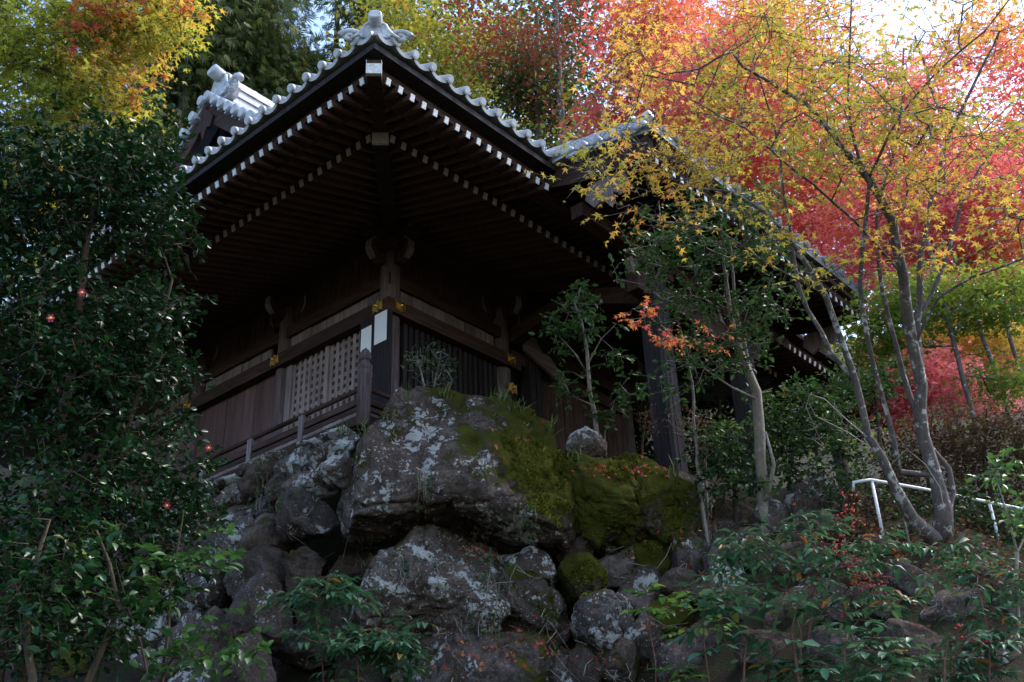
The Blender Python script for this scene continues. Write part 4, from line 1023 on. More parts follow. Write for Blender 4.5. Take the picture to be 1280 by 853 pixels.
# the golden maple on the bank: many stems from one stool
mt = [tpath([(1178, 690, 10.6, 0.112), (1180, 640, 10.6, 0.094), (1170, 595, 10.7, 0.069), (1155, 545, 10.8, 0.066), (1148, 480, 10.8, 0.063), (1140, 430, 10.8, 0.060), (1128, 350, 10.7, 0.054), (1114, 275, 10.6, 0.048), (1085, 225, 10.5, 0.040), (1050, 180, 10.4, 0.031), (1010, 135, 10.3, 0.022), (930, 85, 10.2, 0.013)]),
      tpath([(1150, 480, 10.8, 0.048), (1148, 400, 10.9, 0.037), (1152, 320, 11.0, 0.030), (1165, 250, 11.1, 0.025), (1180, 190, 11.2, 0.020), (1215, 110, 11.3, 0.016), (1250, 40, 11.4, 0.011)]),
      tpath([(1165, 672, 10.5, 0.083), (1140, 650, 10.4, 0.071), (1120, 610, 10.3, 0.051), (1105, 575, 10.3, 0.045), (1085, 545, 10.3, 0.039), (1072, 480, 10.3, 0.035), (1050, 420, 10.2, 0.031), (1030, 370, 10.1, 0.029), (995, 310, 10.0, 0.025), (960, 270, 9.9, 0.019), (915, 240, 9.9, 0.014), (860, 232, 9.9, 0.008)]),
      tpath([(1125, 590, 10.7, 0.030), (1105, 500, 10.7, 0.027), (1085, 430, 10.6, 0.025), (1076, 350, 10.5, 0.024), (1082, 290, 10.4, 0.022), (1085, 230, 10.4, 0.018), (1062, 160, 10.3, 0.014), (1060, 80, 10.3, 0.011), (1062, 0, 10.3, 0.008)]),
      tpath([(1130, 345, 10.7, 0.018), (1090, 300, 10.4, 0.016), (1040, 250, 10.2, 0.014), (990, 210, 10.0, 0.012), (930, 160, 9.8, 0.009), (850, 120, 9.7, 0.006)]),
      tpath([(1145, 430, 10.8, 0.018), (1175, 370, 10.6, 0.016), (1215, 345, 10.4, 0.013), (1280, 325, 10.2, 0.011), (1330, 300, 10.1, 0.007)]),
      tpath([(1085, 225, 10.5, 0.018), (1110, 170, 10.2, 0.015), (1165, 95, 10.0, 0.012), (1230, 40, 9.8, 0.009)]),
      tpath([(1028, 366, 10.1, 0.015), (960, 330, 9.9, 0.012), (900, 290, 9.7, 0.010), (820, 275, 9.6, 0.006)]),
      tpath([(1072, 480, 10.3, .03), (1040, 440, 10.4, .024), (1000, 360, 10.5, .02), (985, 280, 10.5, .016), (975, 190, 10.5, .012), (950, 100, 10.4, .008)]),
      tpath([(1150, 520, 10.8, .035), (1130, 470, 11.0, .028), (1112, 400, 11.1, .024), (1098, 330, 11.1, .02), (1100, 250, 11.1, .016), (1125, 160, 11.0, .012), (1130, 60, 11.0, .008)]),
      tpath([(1148, 400, 10.9, .025), (1180, 330, 11.1, .02), (1200, 260, 11.2, .016), (1240, 190, 11.3, .012), (1290, 150, 11.3, .008)]),
      tpath([(1182, 650, 10.65, 0.045), (1190, 615, 10.7, 0.036), (1186, 585, 10.75, 0.030), (1166, 560, 10.8, 0.018)])]
mell = [(900, 110, 10.6, 150, 100, 1.4), (1020, 60, 10.6, 170, 90, 1.6), (1150, 200, 10.2, 150, 90, 1.3), (820, 240, 9.9, 90, 55, 0.8), (1000, 190, 10.2, 150, 80, 1.2), (1240, 200, 9.9, 90, 110, 1.2), (1200, 20, 10.6, 120, 70, 1.4), (790, 70, 11.0, 70, 70, 1.0), (905, 205, 9.9, 90, 40, .6), (1040, 340, 9.8, 60, 26, .5), (770, 195, 10.0, 60, 26, .4), (860, 190, 9.9, 70, 30, .5), (735, 205, 9.9, 44, 26, .8), (790, 178, 9.9, 56, 26, .8), (960, 290, 9.8, 60, 30, .6), (1180, 290, 10.0, 100, 40, .9), (1270, 270, 9.9, 50, 50, .8), (1100, 130, 10.4, 120, 70, 1.2)]
def gap(P):     # windows in the crown where the photograph shows sky
    C = (P - CAM) @ CR; px = 640 + FPX * C[:, 0] / C[:, 2]; py = 426.5 + FPX * C[:, 1] / C[:, 2]
    g = (((px - 1100) / 52) ** 2 + ((py - 25) / 40) ** 2 < 1) | (((px - 1235) / 38) ** 2 + ((py - 125) / 24) ** 2 < 1)
    return ~g
tree("maple_tree", "golden orange maple with many pale grey stems rising from the bank by the white handrail", "maple tree", 1, mt, mell, 860, 10, 0.30, 0.06, TM, L_MAPLE, M_BARK,
     tone_patch(0.26, 0.40, 0.12, 1.0, 4), rtip=0.0036, extra_bare=260, keep=gap)

# lime and orange maple over the camellia
mt = [tpath([(-260, 700, 12.5, .16), (-240, 300, 12.4, .13), (-190, 60, 12.2, .09), (-80, -60, 11.8, .06), (60, -40, 11.4, .035), (170, 10, 11.2, .02)]),
      tpath([(-200, 90, 12.2, .05), (-90, 60, 11.6, .04), (30, 80, 11.2, .025), (130, 110, 11.0, .014)])]
b0 = mt[0][0]; mt[0][0] = (b0[0], b0[1], gz(b0[0], b0[1]) - .1, b0[3])
tree("maple_tree", "lime yellow maple with orange and scarlet sprays hanging over the camellia", "maple tree", 2, mt,
     [(60, 60, 11.2, 110, 60, 1.0), (150, 40, 11.2, 90, 55, .9), (225, 30, 11.3, 40, 28, .5), (40, 150, 11.0, 90, 50, .8), (130, 120, 11.0, 70, 45, .7), (-20, 40, 11.4, 80, 80, 1.0), (190, -30, 11.3, 80, 40, .8), (60, -40, 11.4, 120, 40, .8), (25, 230, 11.4, 60, 70, .7)],
     430, 34, 0.27, 0.068, TM, L_MAPLE_YG, M_BARK_D, tone_patch(0.40, 0.62, 0.08, 1.3, 9), rtip=0.0028)

# trees behind must stand clear of the hall: push them back along their bearing until they do
def clear_of_hall(px, py, d, ells):
    d1 = d
    while True:
        b = at(px, py, d1)
        if not (-4.2 < b[0] < 10.2 and -5.8 < b[1] < 14.2): break
        d1 += 0.4
    k = d1 / d
    return d1, k, [(e[0], e[1], e[2] * k, e[3], e[4], e[5] * k) for e in ells]
# red and pink maples behind, on the hillside
def bgmaple(seed, px, py, d, ells, lab, mat, mean, np_, per=26, size=0.085, rp=0.42, amp=.55, tmpl=TS, bm_=M_BARK, grp="maples on the hillside behind the hall"):
    d, kf, ells = clear_of_hall(px, py, d, ells); size *= kf; rp *= kf; c = at(px, py, d); top = c[2]
    tr = [ground_trunk(px, py, d, top + 1.0, .045, .025, (random.uniform(-.5, .5), random.uniform(-.5, .5)))]
    return tree("maple_tree", lab, "maple tree", seed, tr, ells, np_, per, rp, size, tmpl, mat, bm_, tone_patch(mean, amp, .1, .4, seed), rtip=0.004, group=grp, keep=lambda P: gap(P) | (np.arange(len(P)) % 3 == 0))
bgmaple(11, 800, 120, 17.5, [(820, 50, 17.5, 75, 80, 1.6), (765, 155, 17.2, 45, 36, .9), (860, 150, 17.6, 60, 60, 1.2)], "scarlet maple glowing behind the porch roof ridge", L_MAPLE_R, .3, 420)
bgmaple(12, 960, 260, 18.5, [(930, 200, 18.5, 110, 90, 1.7), (1000, 270, 18.5, 90, 75, 1.5), (900, 90, 18.8, 110, 80, 1.6)], "pink red maple between the porch roof and the golden maple stems", L_MAPLE_R, .5, 560)
bgmaple(13, 1200, 260, 18.0, [(1200, 260, 18.0, 110, 85, 1.8), (1090, 290, 18.4, 80, 90, 1.4), (1270, 300, 17.5, 60, 80, 1.2)], "deep pink maple behind the golden maple stems", L_MAPLE_R, .6, 560)
bgmaple(14, 1170, 80, 21, [(1240, 60, 21, 90, 50, 1.6), (1020, 100, 21, 120, 90, 2.0), (1180, 180, 21, 130, 60, 2.0), (1280, 190, 21, 60, 40, 1.4), (960, 20, 21, 110, 60, 2)], "tall orange red maple rising highest on the hillside", L_MAPLE_R, .35, 560)
bgmaple(15, 1180, 380, 15.5, [(1190, 375, 15.5, 100, 48, 1.1), (1120, 395, 15.3, 40, 60, .7), (1270, 370, 15.2, 50, 50, .9), (1090, 430, 15.6, 30, 40, .6), (1255, 470, 15.4, 50, 34, .7)], "fresh green maple under the pink maples by the end of the porch eaves", L_MAPLE_G, .45, 330, 26, .075, .36)
bgmaple(16, 1200, 480, 19.5, [(1165, 475, 19.5, 46, 40, 1.2), (1130, 500, 19.5, 40, 46, 1.0), (1220, 500, 19.8, 40, 26, 1.0)], "low crimson maple above the brown hedge", L_MAPLE_R, .6, 260)
bgmaple(17, 1240, 425, 21.5, [(1235, 420, 21.5, 70, 34, 1.2), (1170, 430, 21.5, 30, 20, .8)], "small bright yellow maple behind the green maple", L_MAPLE, .3, 150, grp="maples on the hillside behind the hall")

bgmaple(18, 1100, 200, 23.5, [(1060, 220, 23.5, 170, 80, 2), (1230, 230, 23.5, 100, 70, 2), (1290, 120, 23, 60, 110, 1.6), (930, 120, 23.5, 120, 80, 2), (1150, 120, 23.5, 110, 60, 1.6)], "orange pink maple in the thick of the hillside maples", L_MAPLE_R, .6, 700, 26, .11, .5)
bgmaple(19, 1150, 330, 25, [(1050, 330, 25, 130, 70, 2), (1220, 340, 25, 110, 70, 2), (1290, 430, 25, 70, 70, 2), (1180, 440, 25, 100, 60, 2)], "rose pink maple low on the hillside behind the others", L_MAPLE_R, .75, 560, 26, .12, .5)
def sky_gaps(P):
    C = (P - CAM) @ CR; px = 640 + FPX * C[:, 0] / C[:, 2]; py = 426.5 + FPX * C[:, 1] / C[:, 2]; g = np.zeros(len(P), bool)
    for x, y, a, b in ((402, 38, 52, 46), (610, 12, 26, 16), (735, 42, 16, 26), (672, 30, 12, 18), (205, 150, 10, 12), (560, 60, 10, 14), (650, 150, 10, 12)): g |= ((px - x) / a) ** 2 + ((py - y) / b) ** 2 < 1
    return ~g
def bgtree(seed, px, py, d, ells, name, lab, cat, mat, mean, np_, per, size, rp, tmpl=TQ, amp=.3, bm_=M_BARK_D, r0=.2, top=2.0, flat=.6, hang=.3, updir=.7, scale=.4):
    d, kf, ells = clear_of_hall(px, py, d, ells); size *= kf; rp *= kf; c = at(px, py, d)
    tr = [ground_trunk(px, py, d, c[2] + top * kf, r0, .06, (random.uniform(-.6, .6), random.uniform(-.6, .6)))]
    return tree(name, lab, cat, seed, tr, ells, np_, per, rp, size, tmpl, mat, bm_, tone_patch(mean, amp, .12, scale, seed), rtip=0.006, flat=flat, hang=hang, updir=updir, keep=sky_gaps)
bgtree(21, 530, 90, 22, [(520, 110, 22, 90, 70, 2.0), (590, 60, 22, 70, 70, 1.6), (455, 75, 22.5, 40, 45, 1.2), (610, 160, 21.5, 50, 40, 1.2), (490, 30, 22.5, 80, 50, 1.5)], "deciduous_tree", "yellow green tree with some reddish leaves behind the near roof corner", "tree", L_BGGREEN, .62, 560, 30, .10, .48)
bgtree(22, 690, 90, 19.5, [(660, 60, 19.5, 80, 70, 1.6), (700, 150, 19.5, 50, 60, 1.0), (610, 20, 19.5, 70, 40, 1.4), (720, 20, 19.5, 50, 40, 1.2)], "deciduous_tree", "dark red sparse tree with a grey trunk above the front eaves", "tree", L_BGRED, .3, 240, 22, .085, .45, TQ, .25, M_BARK, .16, 3.0)
bgtree(23, 650, 110, 20.5, [(648, 105, 20.5, 38, 45, .8), (690, 130, 20.8, 50, 50, .8)], "evergreen_shrub", "bluish green rounded evergreen behind the dark red tree", "shrub", L_EVER, .5, 170, 30, .1, .4)
for i, (px, py, d, ee, lab) in enumerate([
        (250, 60, 25, [(240, 40, 25, 60, 90, 1.8), (225, 140, 25, 50, 60, 1.4)], "dark cedar behind the lime maple's tips"),
        (340, 50, 26, [(330, 30, 26, 65, 80, 2), (345, 120, 26, 60, 60, 1.6)], "dark cedar standing above the gable"),
        (430, 60, 28, [(415, 110, 28, 60, 60, 2), (440, 20, 28, 50, 30, 2)], "dark cedar between the gable and the roof corner"),
        (130, 160, 27, [(120, 150, 27, 90, 120, 2), (60, 260, 27, 80, 120, 2)], "dark cedar behind the camellia crown")]):
    bgtree(30 + i, px, py, d, ee, "cedar_tree", lab, "cedar", L_CEDAR, .45, 330, 26, .3, .6, TP, .35, M_BARK_D, .28, 4.0, 1.0, .8, .3)
bgtree(36, 560, 40, 44, [(520, 10, 44, 160, 70, 3), (640, 60, 44, 120, 90, 3), (740, 40, 44, 80, 80, 3), (450, 90, 44, 60, 60, 2), (600, 180, 44, 200, 80, 3)], "evergreen_tree", "mid green broadleaf tree far up the hill behind the roof", "tree", L_EVER, .65, 420, 26, .28, 1.2)
bgtree(37, 1000, 300, 30, [(900, 200, 30, 250, 130, 3), (1150, 330, 30, 200, 150, 3), (1050, 480, 30, 200, 80, 3)], "evergreen_tree", "shaded green wood edge behind the pink maples", "tree", L_BGGREEN, .35, 600, 26, .2, .9)
bgtree(38, 185, 190, 15, [(200, 200, 15.5, 35, 50, .6), (150, 260, 15.5, 40, 60, .6), (60, 360, 13, 40, 70, .6)], "shrub", "yellow green shrub glimpsed between the gable and the camellia", "shrub", L_BGGREEN, .55, 120, 26, .08, .3, TQ, .2, M_BARK_D, .06, .3)

# ------------------------------------------------------------------ evergreen shrubs
LEAF_VARIANTS = {}
def leaf_objs(rs, P, ax, nr, size, tone, tmpl, mat, parent, name="leaf"):
    """single leaves as parts, sharing a few meshes"""
    key = (mat.name, id(tmpl[0]))
    if key not in LEAF_VARIANTS:
        LEAF_VARIANTS[key] = [leaf_mesh(name, np.zeros((1, 3)), np.array([[0, 1.0, 0]]), np.array([[0, 0, 1.0]]), np.ones(1), np.array([t]), tmpl, mat) for t in (.15, .35, .5, .65, .85)]
    x, y, z = frames(ax, nr)
    for i in range(len(P)):
        m = Matrix.Identity(4)
        for r in range(3): m[r][0] = x[i, r] * size[i]; m[r][1] = y[i, r] * size[i]; m[r][2] = z[i, r] * size[i]; m[r][3] = P[i, r]
        obj(name, LEAF_VARIANTS[key][min(4, max(0, int(tone[i] * 5)))], parent, None, m)

def shrub(name, label, cat, seed, trunks, ells, npads, per, rp, size, tmpl, lmat, bmat, mean=.45, jit_=.22, singles=0, group=None, flat=.7, hang=.15, updir=.8, rtip=.0025, shell=.45, keep=None):
    rs = np.random.default_rng(seed); pads, _ = ell_points(rs, ells, npads, shell)
    if keep is not None: pads = pads[keep(pads)]
    N, PA, R, tips = grow(rs, trunks, pads, wob=.14)
    root = empty(name, trunks[0][0][:3], label, cat, group)
    obj("stem", limbs_mesh("stem", N, PA, R, rtip, bmat, sides=6), root)
    P, ax, nr, tw = twig_leaves(rs, pads, per, rp, flat, hang, updir); n = len(P); twig_part(tw, bmat, root)
    sz = size * rs.uniform(.45, 1.25, n); tn = np.clip(mean + rs.normal(size=n) * jit_ + fbm(P * 1.2, seed, 2) * .25, 0, 1)
    if singles:
        o = np.argsort((P - CAM) @ CR[:, 2] - sz * 8)[:singles]; mask = np.zeros(n, bool); mask[o] = True
        leaf_objs(rs, P[mask], ax[mask], nr[mask], sz[mask], tn[mask], tmpl, lmat, root)
        P, ax, nr, sz, tn = P[~mask], ax[~mask], nr[~mask], sz[~mask], tn[~mask]
    if len(P): tag(obj("foliage", leaf_mesh("foliage", P, ax, nr, sz, tn, tmpl, lmat), root), kind="stuff")
    return root, pads
def gpath(pts):
    """stem path whose foot is let down to the ground"""
    t = tpath(pts); x, y, z, r = t[0]; g = gz(x, y) - .08
    return [(x, y, min(g, z), r)] + t if g < z - .05 else t

# the big camellia
ct = [gpath([(30, 830, 8.3, .07), (60, 640, 8.5, .055), (90, 460, 8.7, .04), (110, 300, 8.9, .028), (120, 190, 9.0, .015)]),
      gpath([(60, 820, 8.5, .05), (130, 620, 8.8, .035), (180, 470, 9.0, .02), (215, 350, 9.1, .01)]),
      gpath([(0, 800, 8.2, .05), (-30, 600, 8.3, .035), (-40, 400, 8.5, .02)])]
cells = [(60, 250, 8.9, 95, 95, .9), (130, 210, 9.1, 75, 75, .8), (180, 270, 9.2, 60, 60, .6), (60, 430, 8.6, 110, 120, .9), (150, 420, 8.9, 70, 80, .7), (190, 480, 9.2, 48, 60, .6), (200, 370, 9.2, 38, 36, .4), (90, 580, 8.6, 120, 90, .8), (190, 590, 9.0, 70, 55, .6), (40, 680, 8.2, 90, 80, .7), (130, 690, 8.6, 90, 70, .7), (225, 640, 9.2, 50, 40, .4), (-20, 300, 8.5, 70, 150, .8), (195, 210, 9.3, 35, 35, .4), (232, 300, 9.3, 24, 14, .2), (238, 368, 9.3, 22, 12, .2), (232, 470, 9.3, 26, 12, .2), (236, 530, 9.3, 30, 14, .2), (205, 160, 9.3, 24, 20, .3), (90, 780, 8.3, 90, 60, .6), (200, 720, 8.8, 60, 50, .4)]
cam_root, cpads = shrub("camellia_tree", "big glossy dark green camellia with a few pink flowers beside the veranda", "camellia", 51, ct, cells, 1750, 15, .15, .07, TO, L_CAM, M_BARK_B, .42, .2, 220, flat=.8, shell=.4)
def flower(px, py, d, lab_i, parent):
    c = at(px, py, d); n = -CR[:, 2]; s = .03
    mb = MB(); a = CR[:, 0]; b = -CR[:, 1]
    for k in range(6):
        an = 2 * math.pi * k / 6; dr = a * math.cos(an) + b * math.sin(an); sd_ = np.cross(n, dr)
        vs = [c, c + dr * s * .5 + sd_ * s * .36 + n * s * .18, c + dr * s * 1.0 + sd_ * s * .25 + n * s * .3, c + dr * s * 1.06 - sd_ * s * .2 + n * s * .28, c + dr * s * .5 - sd_ * s * .36 + n * s * .2]
        mb.add(vs, [(0, 1, 2, 3, 4)], False)
    f = mb.build("flower", M_PINK, parent)
    MB().tube([c + n * .004, c + n * .03], [.013, .009], 8).build("stamens", M_STAMEN, f)
for px, py, d in [(64, 398, 7.7), (103, 366, 8.0), (209, 632, 8.6), (261, 560, 8.9)]: flower(px, py, d, 0, cam_root)
shrub("camellia_tree", "lower camellia bush with brown stems at the foot of the big camellia", "camellia", 52, [gpath([(110, 850, 7.6, .03), (150, 760, 7.8, .02), (120, 660, 7.9, .012)]), gpath([(40, 850, 7.3, .03), (30, 760, 7.4, .02), (60, 650, 7.5, .012)])],
      [(40, 760, 7.3, 80, 60, .4), (130, 770, 7.7, 80, 50, .4), (60, 690, 7.5, 80, 50, .4)], 110, 11, .2, .085, TO, L_CAM, M_BARK_B, .5, .2, 100, shell=.5)

# saplings and small trees
shrub("sapling", "thin brown stemmed sapling with wide green leaves below the camellia", "sapling", 53, [gpath([(203, 850, 7.9, .016), (209, 786, 8.0, .014), (214, 730, 8.0, .01), (226, 680, 8.1, .008), (228, 635, 8.1, .005)]), gpath([(186, 850, 8.0, .01), (160, 765, 8.1, .008), (145, 710, 8.1, .005), (143, 650, 8.1, .003)])],
      [(240, 700, 8.0, 60, 40, .3), (265, 690, 8.0, 40, 30, .3), (180, 730, 8.0, 50, 60, .3), (150, 680, 8.1, 30, 50, .2), (270, 800, 7.8, 60, 40, .3), (230, 820, 7.8, 60, 30, .3)], 46, 6, .13, .1, TO, L_YOUNG, M_BARK_B, .35, .2, 150, updir=1.2)
shrub("sapling", "young tree with pale stem and small glossy leaves standing behind the pale rock", "sapling", 54, [tpath([(748, 575, 13.35, 0.034), (746, 540, 13.35, 0.031), (738, 490, 13.35, 0.026), (734, 440, 13.35, 0.022), (726, 400, 13.3, 0.016), (718, 378, 13.3, 0.009)]), tpath([(736, 470, 13.35, 0.012), (718, 440, 13.3, 0.010), (700, 420, 13.25, 0.006)]), tpath([(735, 455, 13.35, 0.011), (752, 425, 13.3, 0.007), (772, 405, 13.3, 0.004)]), tpath([(757, 580, 13.4, 0.012), (756, 540, 13.4, 0.009), (768, 500, 13.4, 0.006)])],
      [(722, 378, 13.3, 30, 22, .3), (700, 415, 13.3, 22, 34, .3), (745, 405, 13.3, 24, 30, .3), (765, 450, 13.3, 28, 20, .3), (780, 490, 13.3, 20, 22, .3), (715, 480, 13.3, 24, 20, .3), (760, 510, 13.3, 22, 20, .3), (708, 395, 13.2, 18, 18, .2)], 90, 9, .13, .085, TO, L_EVER, M_TWIG, .5, .2, 120, updir=1.0)
shrub("evergreen_tree", "small evergreen tree with forked pale trunk in front of the porch", "tree", 55, [gpath([(955, 655, 12.5, 0.073), (952, 600, 12.5, 0.066), (950, 545, 12.5, 0.066), (945, 490, 12.5, 0.056), (925, 440, 12.4, 0.036), (912, 385, 12.3, 0.026), (905, 330, 12.2, 0.018), (902, 280, 12.2, 0.011)]), tpath([(943, 480, 12.5, 0.033), (928, 430, 12.5, 0.026), (918, 370, 12.5, 0.020), (912, 300, 12.5, 0.012)]), tpath([(960, 620, 12.4, 0.033), (968, 580, 12.4, 0.023), (955, 540, 12.4, 0.013)]), tpath([(948, 500, 12.5, 0.020), (915, 485, 12.3, 0.015), (880, 460, 12.2, 0.008), (860, 445, 12.1, 0.005)])],
      [(840, 300, 12.0, 60, 40, .6), (910, 300, 12.1, 60, 50, .6), (800, 330, 12.0, 40, 30, .5), (870, 370, 12.1, 70, 45, .6), (960, 380, 12.2, 40, 50, .5), (900, 430, 12.1, 60, 40, .5), (960, 310, 12.2, 40, 40, .5), (850, 470, 12.1, 40, 30, .4), (935, 260, 12.2, 40, 30, .4)], 250, 13, .18, .074, TO, L_EVER, M_TWIG, .42, .25, 0, rtip=.003)
rsx = np.random.default_rng(77)
shrub("maple_sapling", "spray of small orange maple leaves in front of the porch pillar", "sapling", 56, [gpath([(870, 560, 12.9, .02), (866, 480, 12.8, .014), (850, 430, 12.6, .01), (830, 410, 12.5, .006), (790, 385, 12.4, .004)])],
      [(800, 395, 12.4, 30, 20, .2), (845, 425, 12.5, 40, 16, .2), (900, 425, 12.5, 30, 14, .2)], 34, 9, .13, .06, TM, L_MAPLE, M_TWIG, .72, .12, 0, flat=.4, updir=1.0)
# bare bush on the boulder
def bare(name, label, cat, seed, trunks, ells, n, mat, rtip=.0025, leaves=0, lmat=None, tm=TO, size=.04, group=None, wob=.2):
    rs = np.random.default_rng(seed); pads, _ = ell_points(rs, ells, n, .5); N, PA, R, tips = grow(rs, trunks, pads, wob=wob, seg=.1)
    root = empty(name, trunks[0][0][:3], label, cat, group); obj("stem", limbs_mesh("stem", N, PA, R, rtip, mat, sides=5), root)
    if leaves:
        P, ax, nr = pad_leaves(rs, pads, leaves, .07, .8, .1, .8); k = len(P)
        obj("foliage", leaf_mesh("foliage", P, ax, nr, size * rs.uniform(.6, 1.2, k), np.clip(.5 + rs.normal(size=k) * .25, 0, 1), tm, lmat), root)
    return root
bare("azalea_bush", "nearly bare twiggy bush growing on top of the largest boulder", "bush", 61, [tpath([(528, 515, 13.5, .018), (530, 480, 13.5, .014), (522, 450, 13.45, .008)]), tpath([(540, 515, 13.5, .018), (545, 475, 13.5, .012), (552, 440, 13.45, .007)]), tpath([(552, 515, 13.5, .015), (562, 480, 13.5, .01)])],
     [(540, 455, 13.5, 34, 30, .35), (520, 450, 13.5, 18, 24, .25), (562, 465, 13.5, 16, 22, .25)], 150, M_TWIG, .0022, 2, L_YOUNG, TO, .035)
bare("azalea_bush", "leafless reddish little bush before the porch pillar", "bush", 62, [tpath([(803, 590, 13.3, .014), (803, 555, 13.3, .011), (808, 525, 13.3, .007)])], [(806, 520, 13.3, 14, 16, .2), (815, 535, 13.3, 12, 14, .15)], 70, M_STEM_R, .002, 2, L_DRY, TO, .03)
bare("azalea_bush", "straggly half bare bush beside the porch pillar foot", "bush", 63, [gpath([(872, 600, 13.2, .022), (870, 565, 13.2, .016), (864, 530, 13.2, .01)]), gpath([(880, 600, 13.2, .018), (884, 555, 13.1, .01)])], [(862, 530, 13.1, 34, 22, .3), (880, 555, 13.1, 24, 30, .3)], 130, M_TWIG, .002, 4, L_DRY, TO, .04)
bare("arching_shrub", "leafless shrub with pale shoots arching over the white handrail", "bush", 64, [gpath([(1128, 640, 10.75, .012), (1105, 575, 10.7, .009), (1080, 545, 10.6, .008), (1030, 500, 10.5, .006), (1012, 492, 10.45, .005), (1008, 510, 10.45, .004), (1030, 560, 10.45, .003)]), tpath([(1100, 570, 10.7, .008), (1060, 540, 10.6, .006), (1020, 520, 10.5, .004), (1012, 505, 10.5, .003)]), tpath([(1110, 585, 10.7, .008), (1135, 560, 10.6, .006), (1175, 610, 10.5, .004), (1180, 640, 10.4, .003)]), tpath([(1100, 575, 10.7, .010), (1082, 540, 10.7, .008), (1075, 490, 10.7, .006), (1072, 460, 10.7, .004)])],
     [(1050, 530, 10.5, 50, 40, .4), (1090, 560, 10.6, 34, 40, .3), (1020, 540, 10.5, 20, 40, .3)], 80, M_TWIG, .0016)

# shrubs along the bank: dark evergreen cover under the trees
shrub("evergreen_shrub", "leafy green shrub around the trunk of the small evergreen tree", "shrub", 65, [gpath([(920, 640, 12.9, .03), (915, 590, 12.9, .02), (910, 540, 12.9, .01)]), gpath([(985, 640, 13.0, .03), (990, 570, 13.0, .02), (995, 520, 13.0, .01)])],
      [(895, 560, 12.8, 40, 40, .5), (930, 590, 12.7, 50, 34, .4), (1000, 560, 13.0, 50, 50, .5), (1020, 510, 13.2, 40, 34, .5), (960, 530, 13.2, 50, 40, .5), (1050, 560, 13.2, 40, 50, .5), (905, 600, 12.6, 34, 18, .3)], 260, 16, .18, .075, TO, L_EVER, M_BARK_D, .5, .28)
shrub("evergreen_shrub", "pale variegated green shrub seen through the maple stems", "shrub", 66, [gpath([(1100, 560, 14.5, .03), (1095, 500, 14.5, .015)])], [(1085, 490, 14.5, 34, 36, .4), (1110, 470, 14.6, 30, 26, .4), (1060, 480, 14.6, 24, 24, .4)], 90, 14, .16, .075, TO, L_YOUNG, M_BARK_D, .75, .2)
# brown hedge behind the handrail
shrub("hedge", "brown dry twiggy hedge behind the white handrail", "hedge", 67, [gpath([(1160, 640, 12.9, .03), (1160, 580, 12.9, .02), (1165, 520, 12.9, .01)]), gpath([(1230, 640, 12.7, .03), (1230, 570, 12.7, .02), (1235, 510, 12.7, .01)]), gpath([(1290, 640, 12.5, .03), (1290, 560, 12.5, .02)])],
      [(1180, 560, 12.9, 60, 62, .5), (1250, 560, 12.7, 60, 66, .5), (1300, 560, 12.5, 50, 66, .5), (1120, 590, 13.0, 40, 50, .5), (1200, 620, 12.4, 90, 34, .3), (1290, 630, 12.0, 50, 40, .3)], 900, 13, .17, .05, TQ, L_DRY, M_BARK_B, .45, .3, 0, rtip=.0022)
shrub("undergrowth", "dark low bushes between handrail and maple stool", "bush", 68, [gpath([(1090, 660, 12.2, .02), (1085, 610, 12.3, .01)]), gpath([(1210, 680, 11.6, .02), (1215, 630, 11.7, .01)])],
      [(1060, 610, 12.4, 50, 30, .4), (1130, 640, 11.8, 50, 24, .3), (1230, 650, 11.6, 50, 30, .4), (1270, 690, 11.0, 40, 30, .3), (1200, 690, 11.0, 50, 18, .3), (1195, 622, 10.9, 34, 14, .15), (1275, 650, 10.8, 24, 18, .15), (1140, 660, 10.9, 40, 12, .2)], 260, 14, .16, .06, TO, L_EVER, M_BARK_D, .3, .25)

shrub("evergreen_shrub", "added dark evergreen thicket masking the sunlit bank behind the porch pillars", "shrub", 69, [gpath([(800, 570, 20.5, .05), (800, 500, 20.5, .03)]), gpath([(900, 560, 20.5, .05), (900, 500, 20.5, .03)])],
      [(740, 570, 21, 60, 50, .6), (800, 540, 21, 60, 60, .6), (880, 540, 21, 70, 60, .6), (950, 520, 21, 60, 60, .6), (1010, 510, 21, 50, 60, .6), (1070, 500, 21, 50, 50, .6), (840, 590, 20, 60, 40, .5), (920, 590, 20, 60, 40, .5)], 420, 18, .3, .13, TO, L_CAM, M_BARK_D, .4, .25)  # thicket added so the sunlit bank seen under the porch reads dark
shrub("fern_bank", "low leafy ground cover over the bank around the maple stool", "ground cover", 70, [gpath([(1100, 690, 11.0, .01), (1102, 680, 11.0, .006)]), gpath([(1230, 705, 10.4, .01), (1230, 695, 10.4, .006)])],
      [(1070, 660, 11.4, 60, 16, .4), (1130, 680, 10.9, 60, 14, .4), (1220, 690, 10.6, 70, 18, .4), (1270, 720, 9.8, 50, 20, .4), (1150, 715, 10.2, 70, 14, .4), (1100, 640, 11.8, 60, 14, .4), (1240, 660, 11.4, 60, 14, .4)], 460, 10, .18, .06, TQ, L_DRY, M_BARK_D, .3, .35)

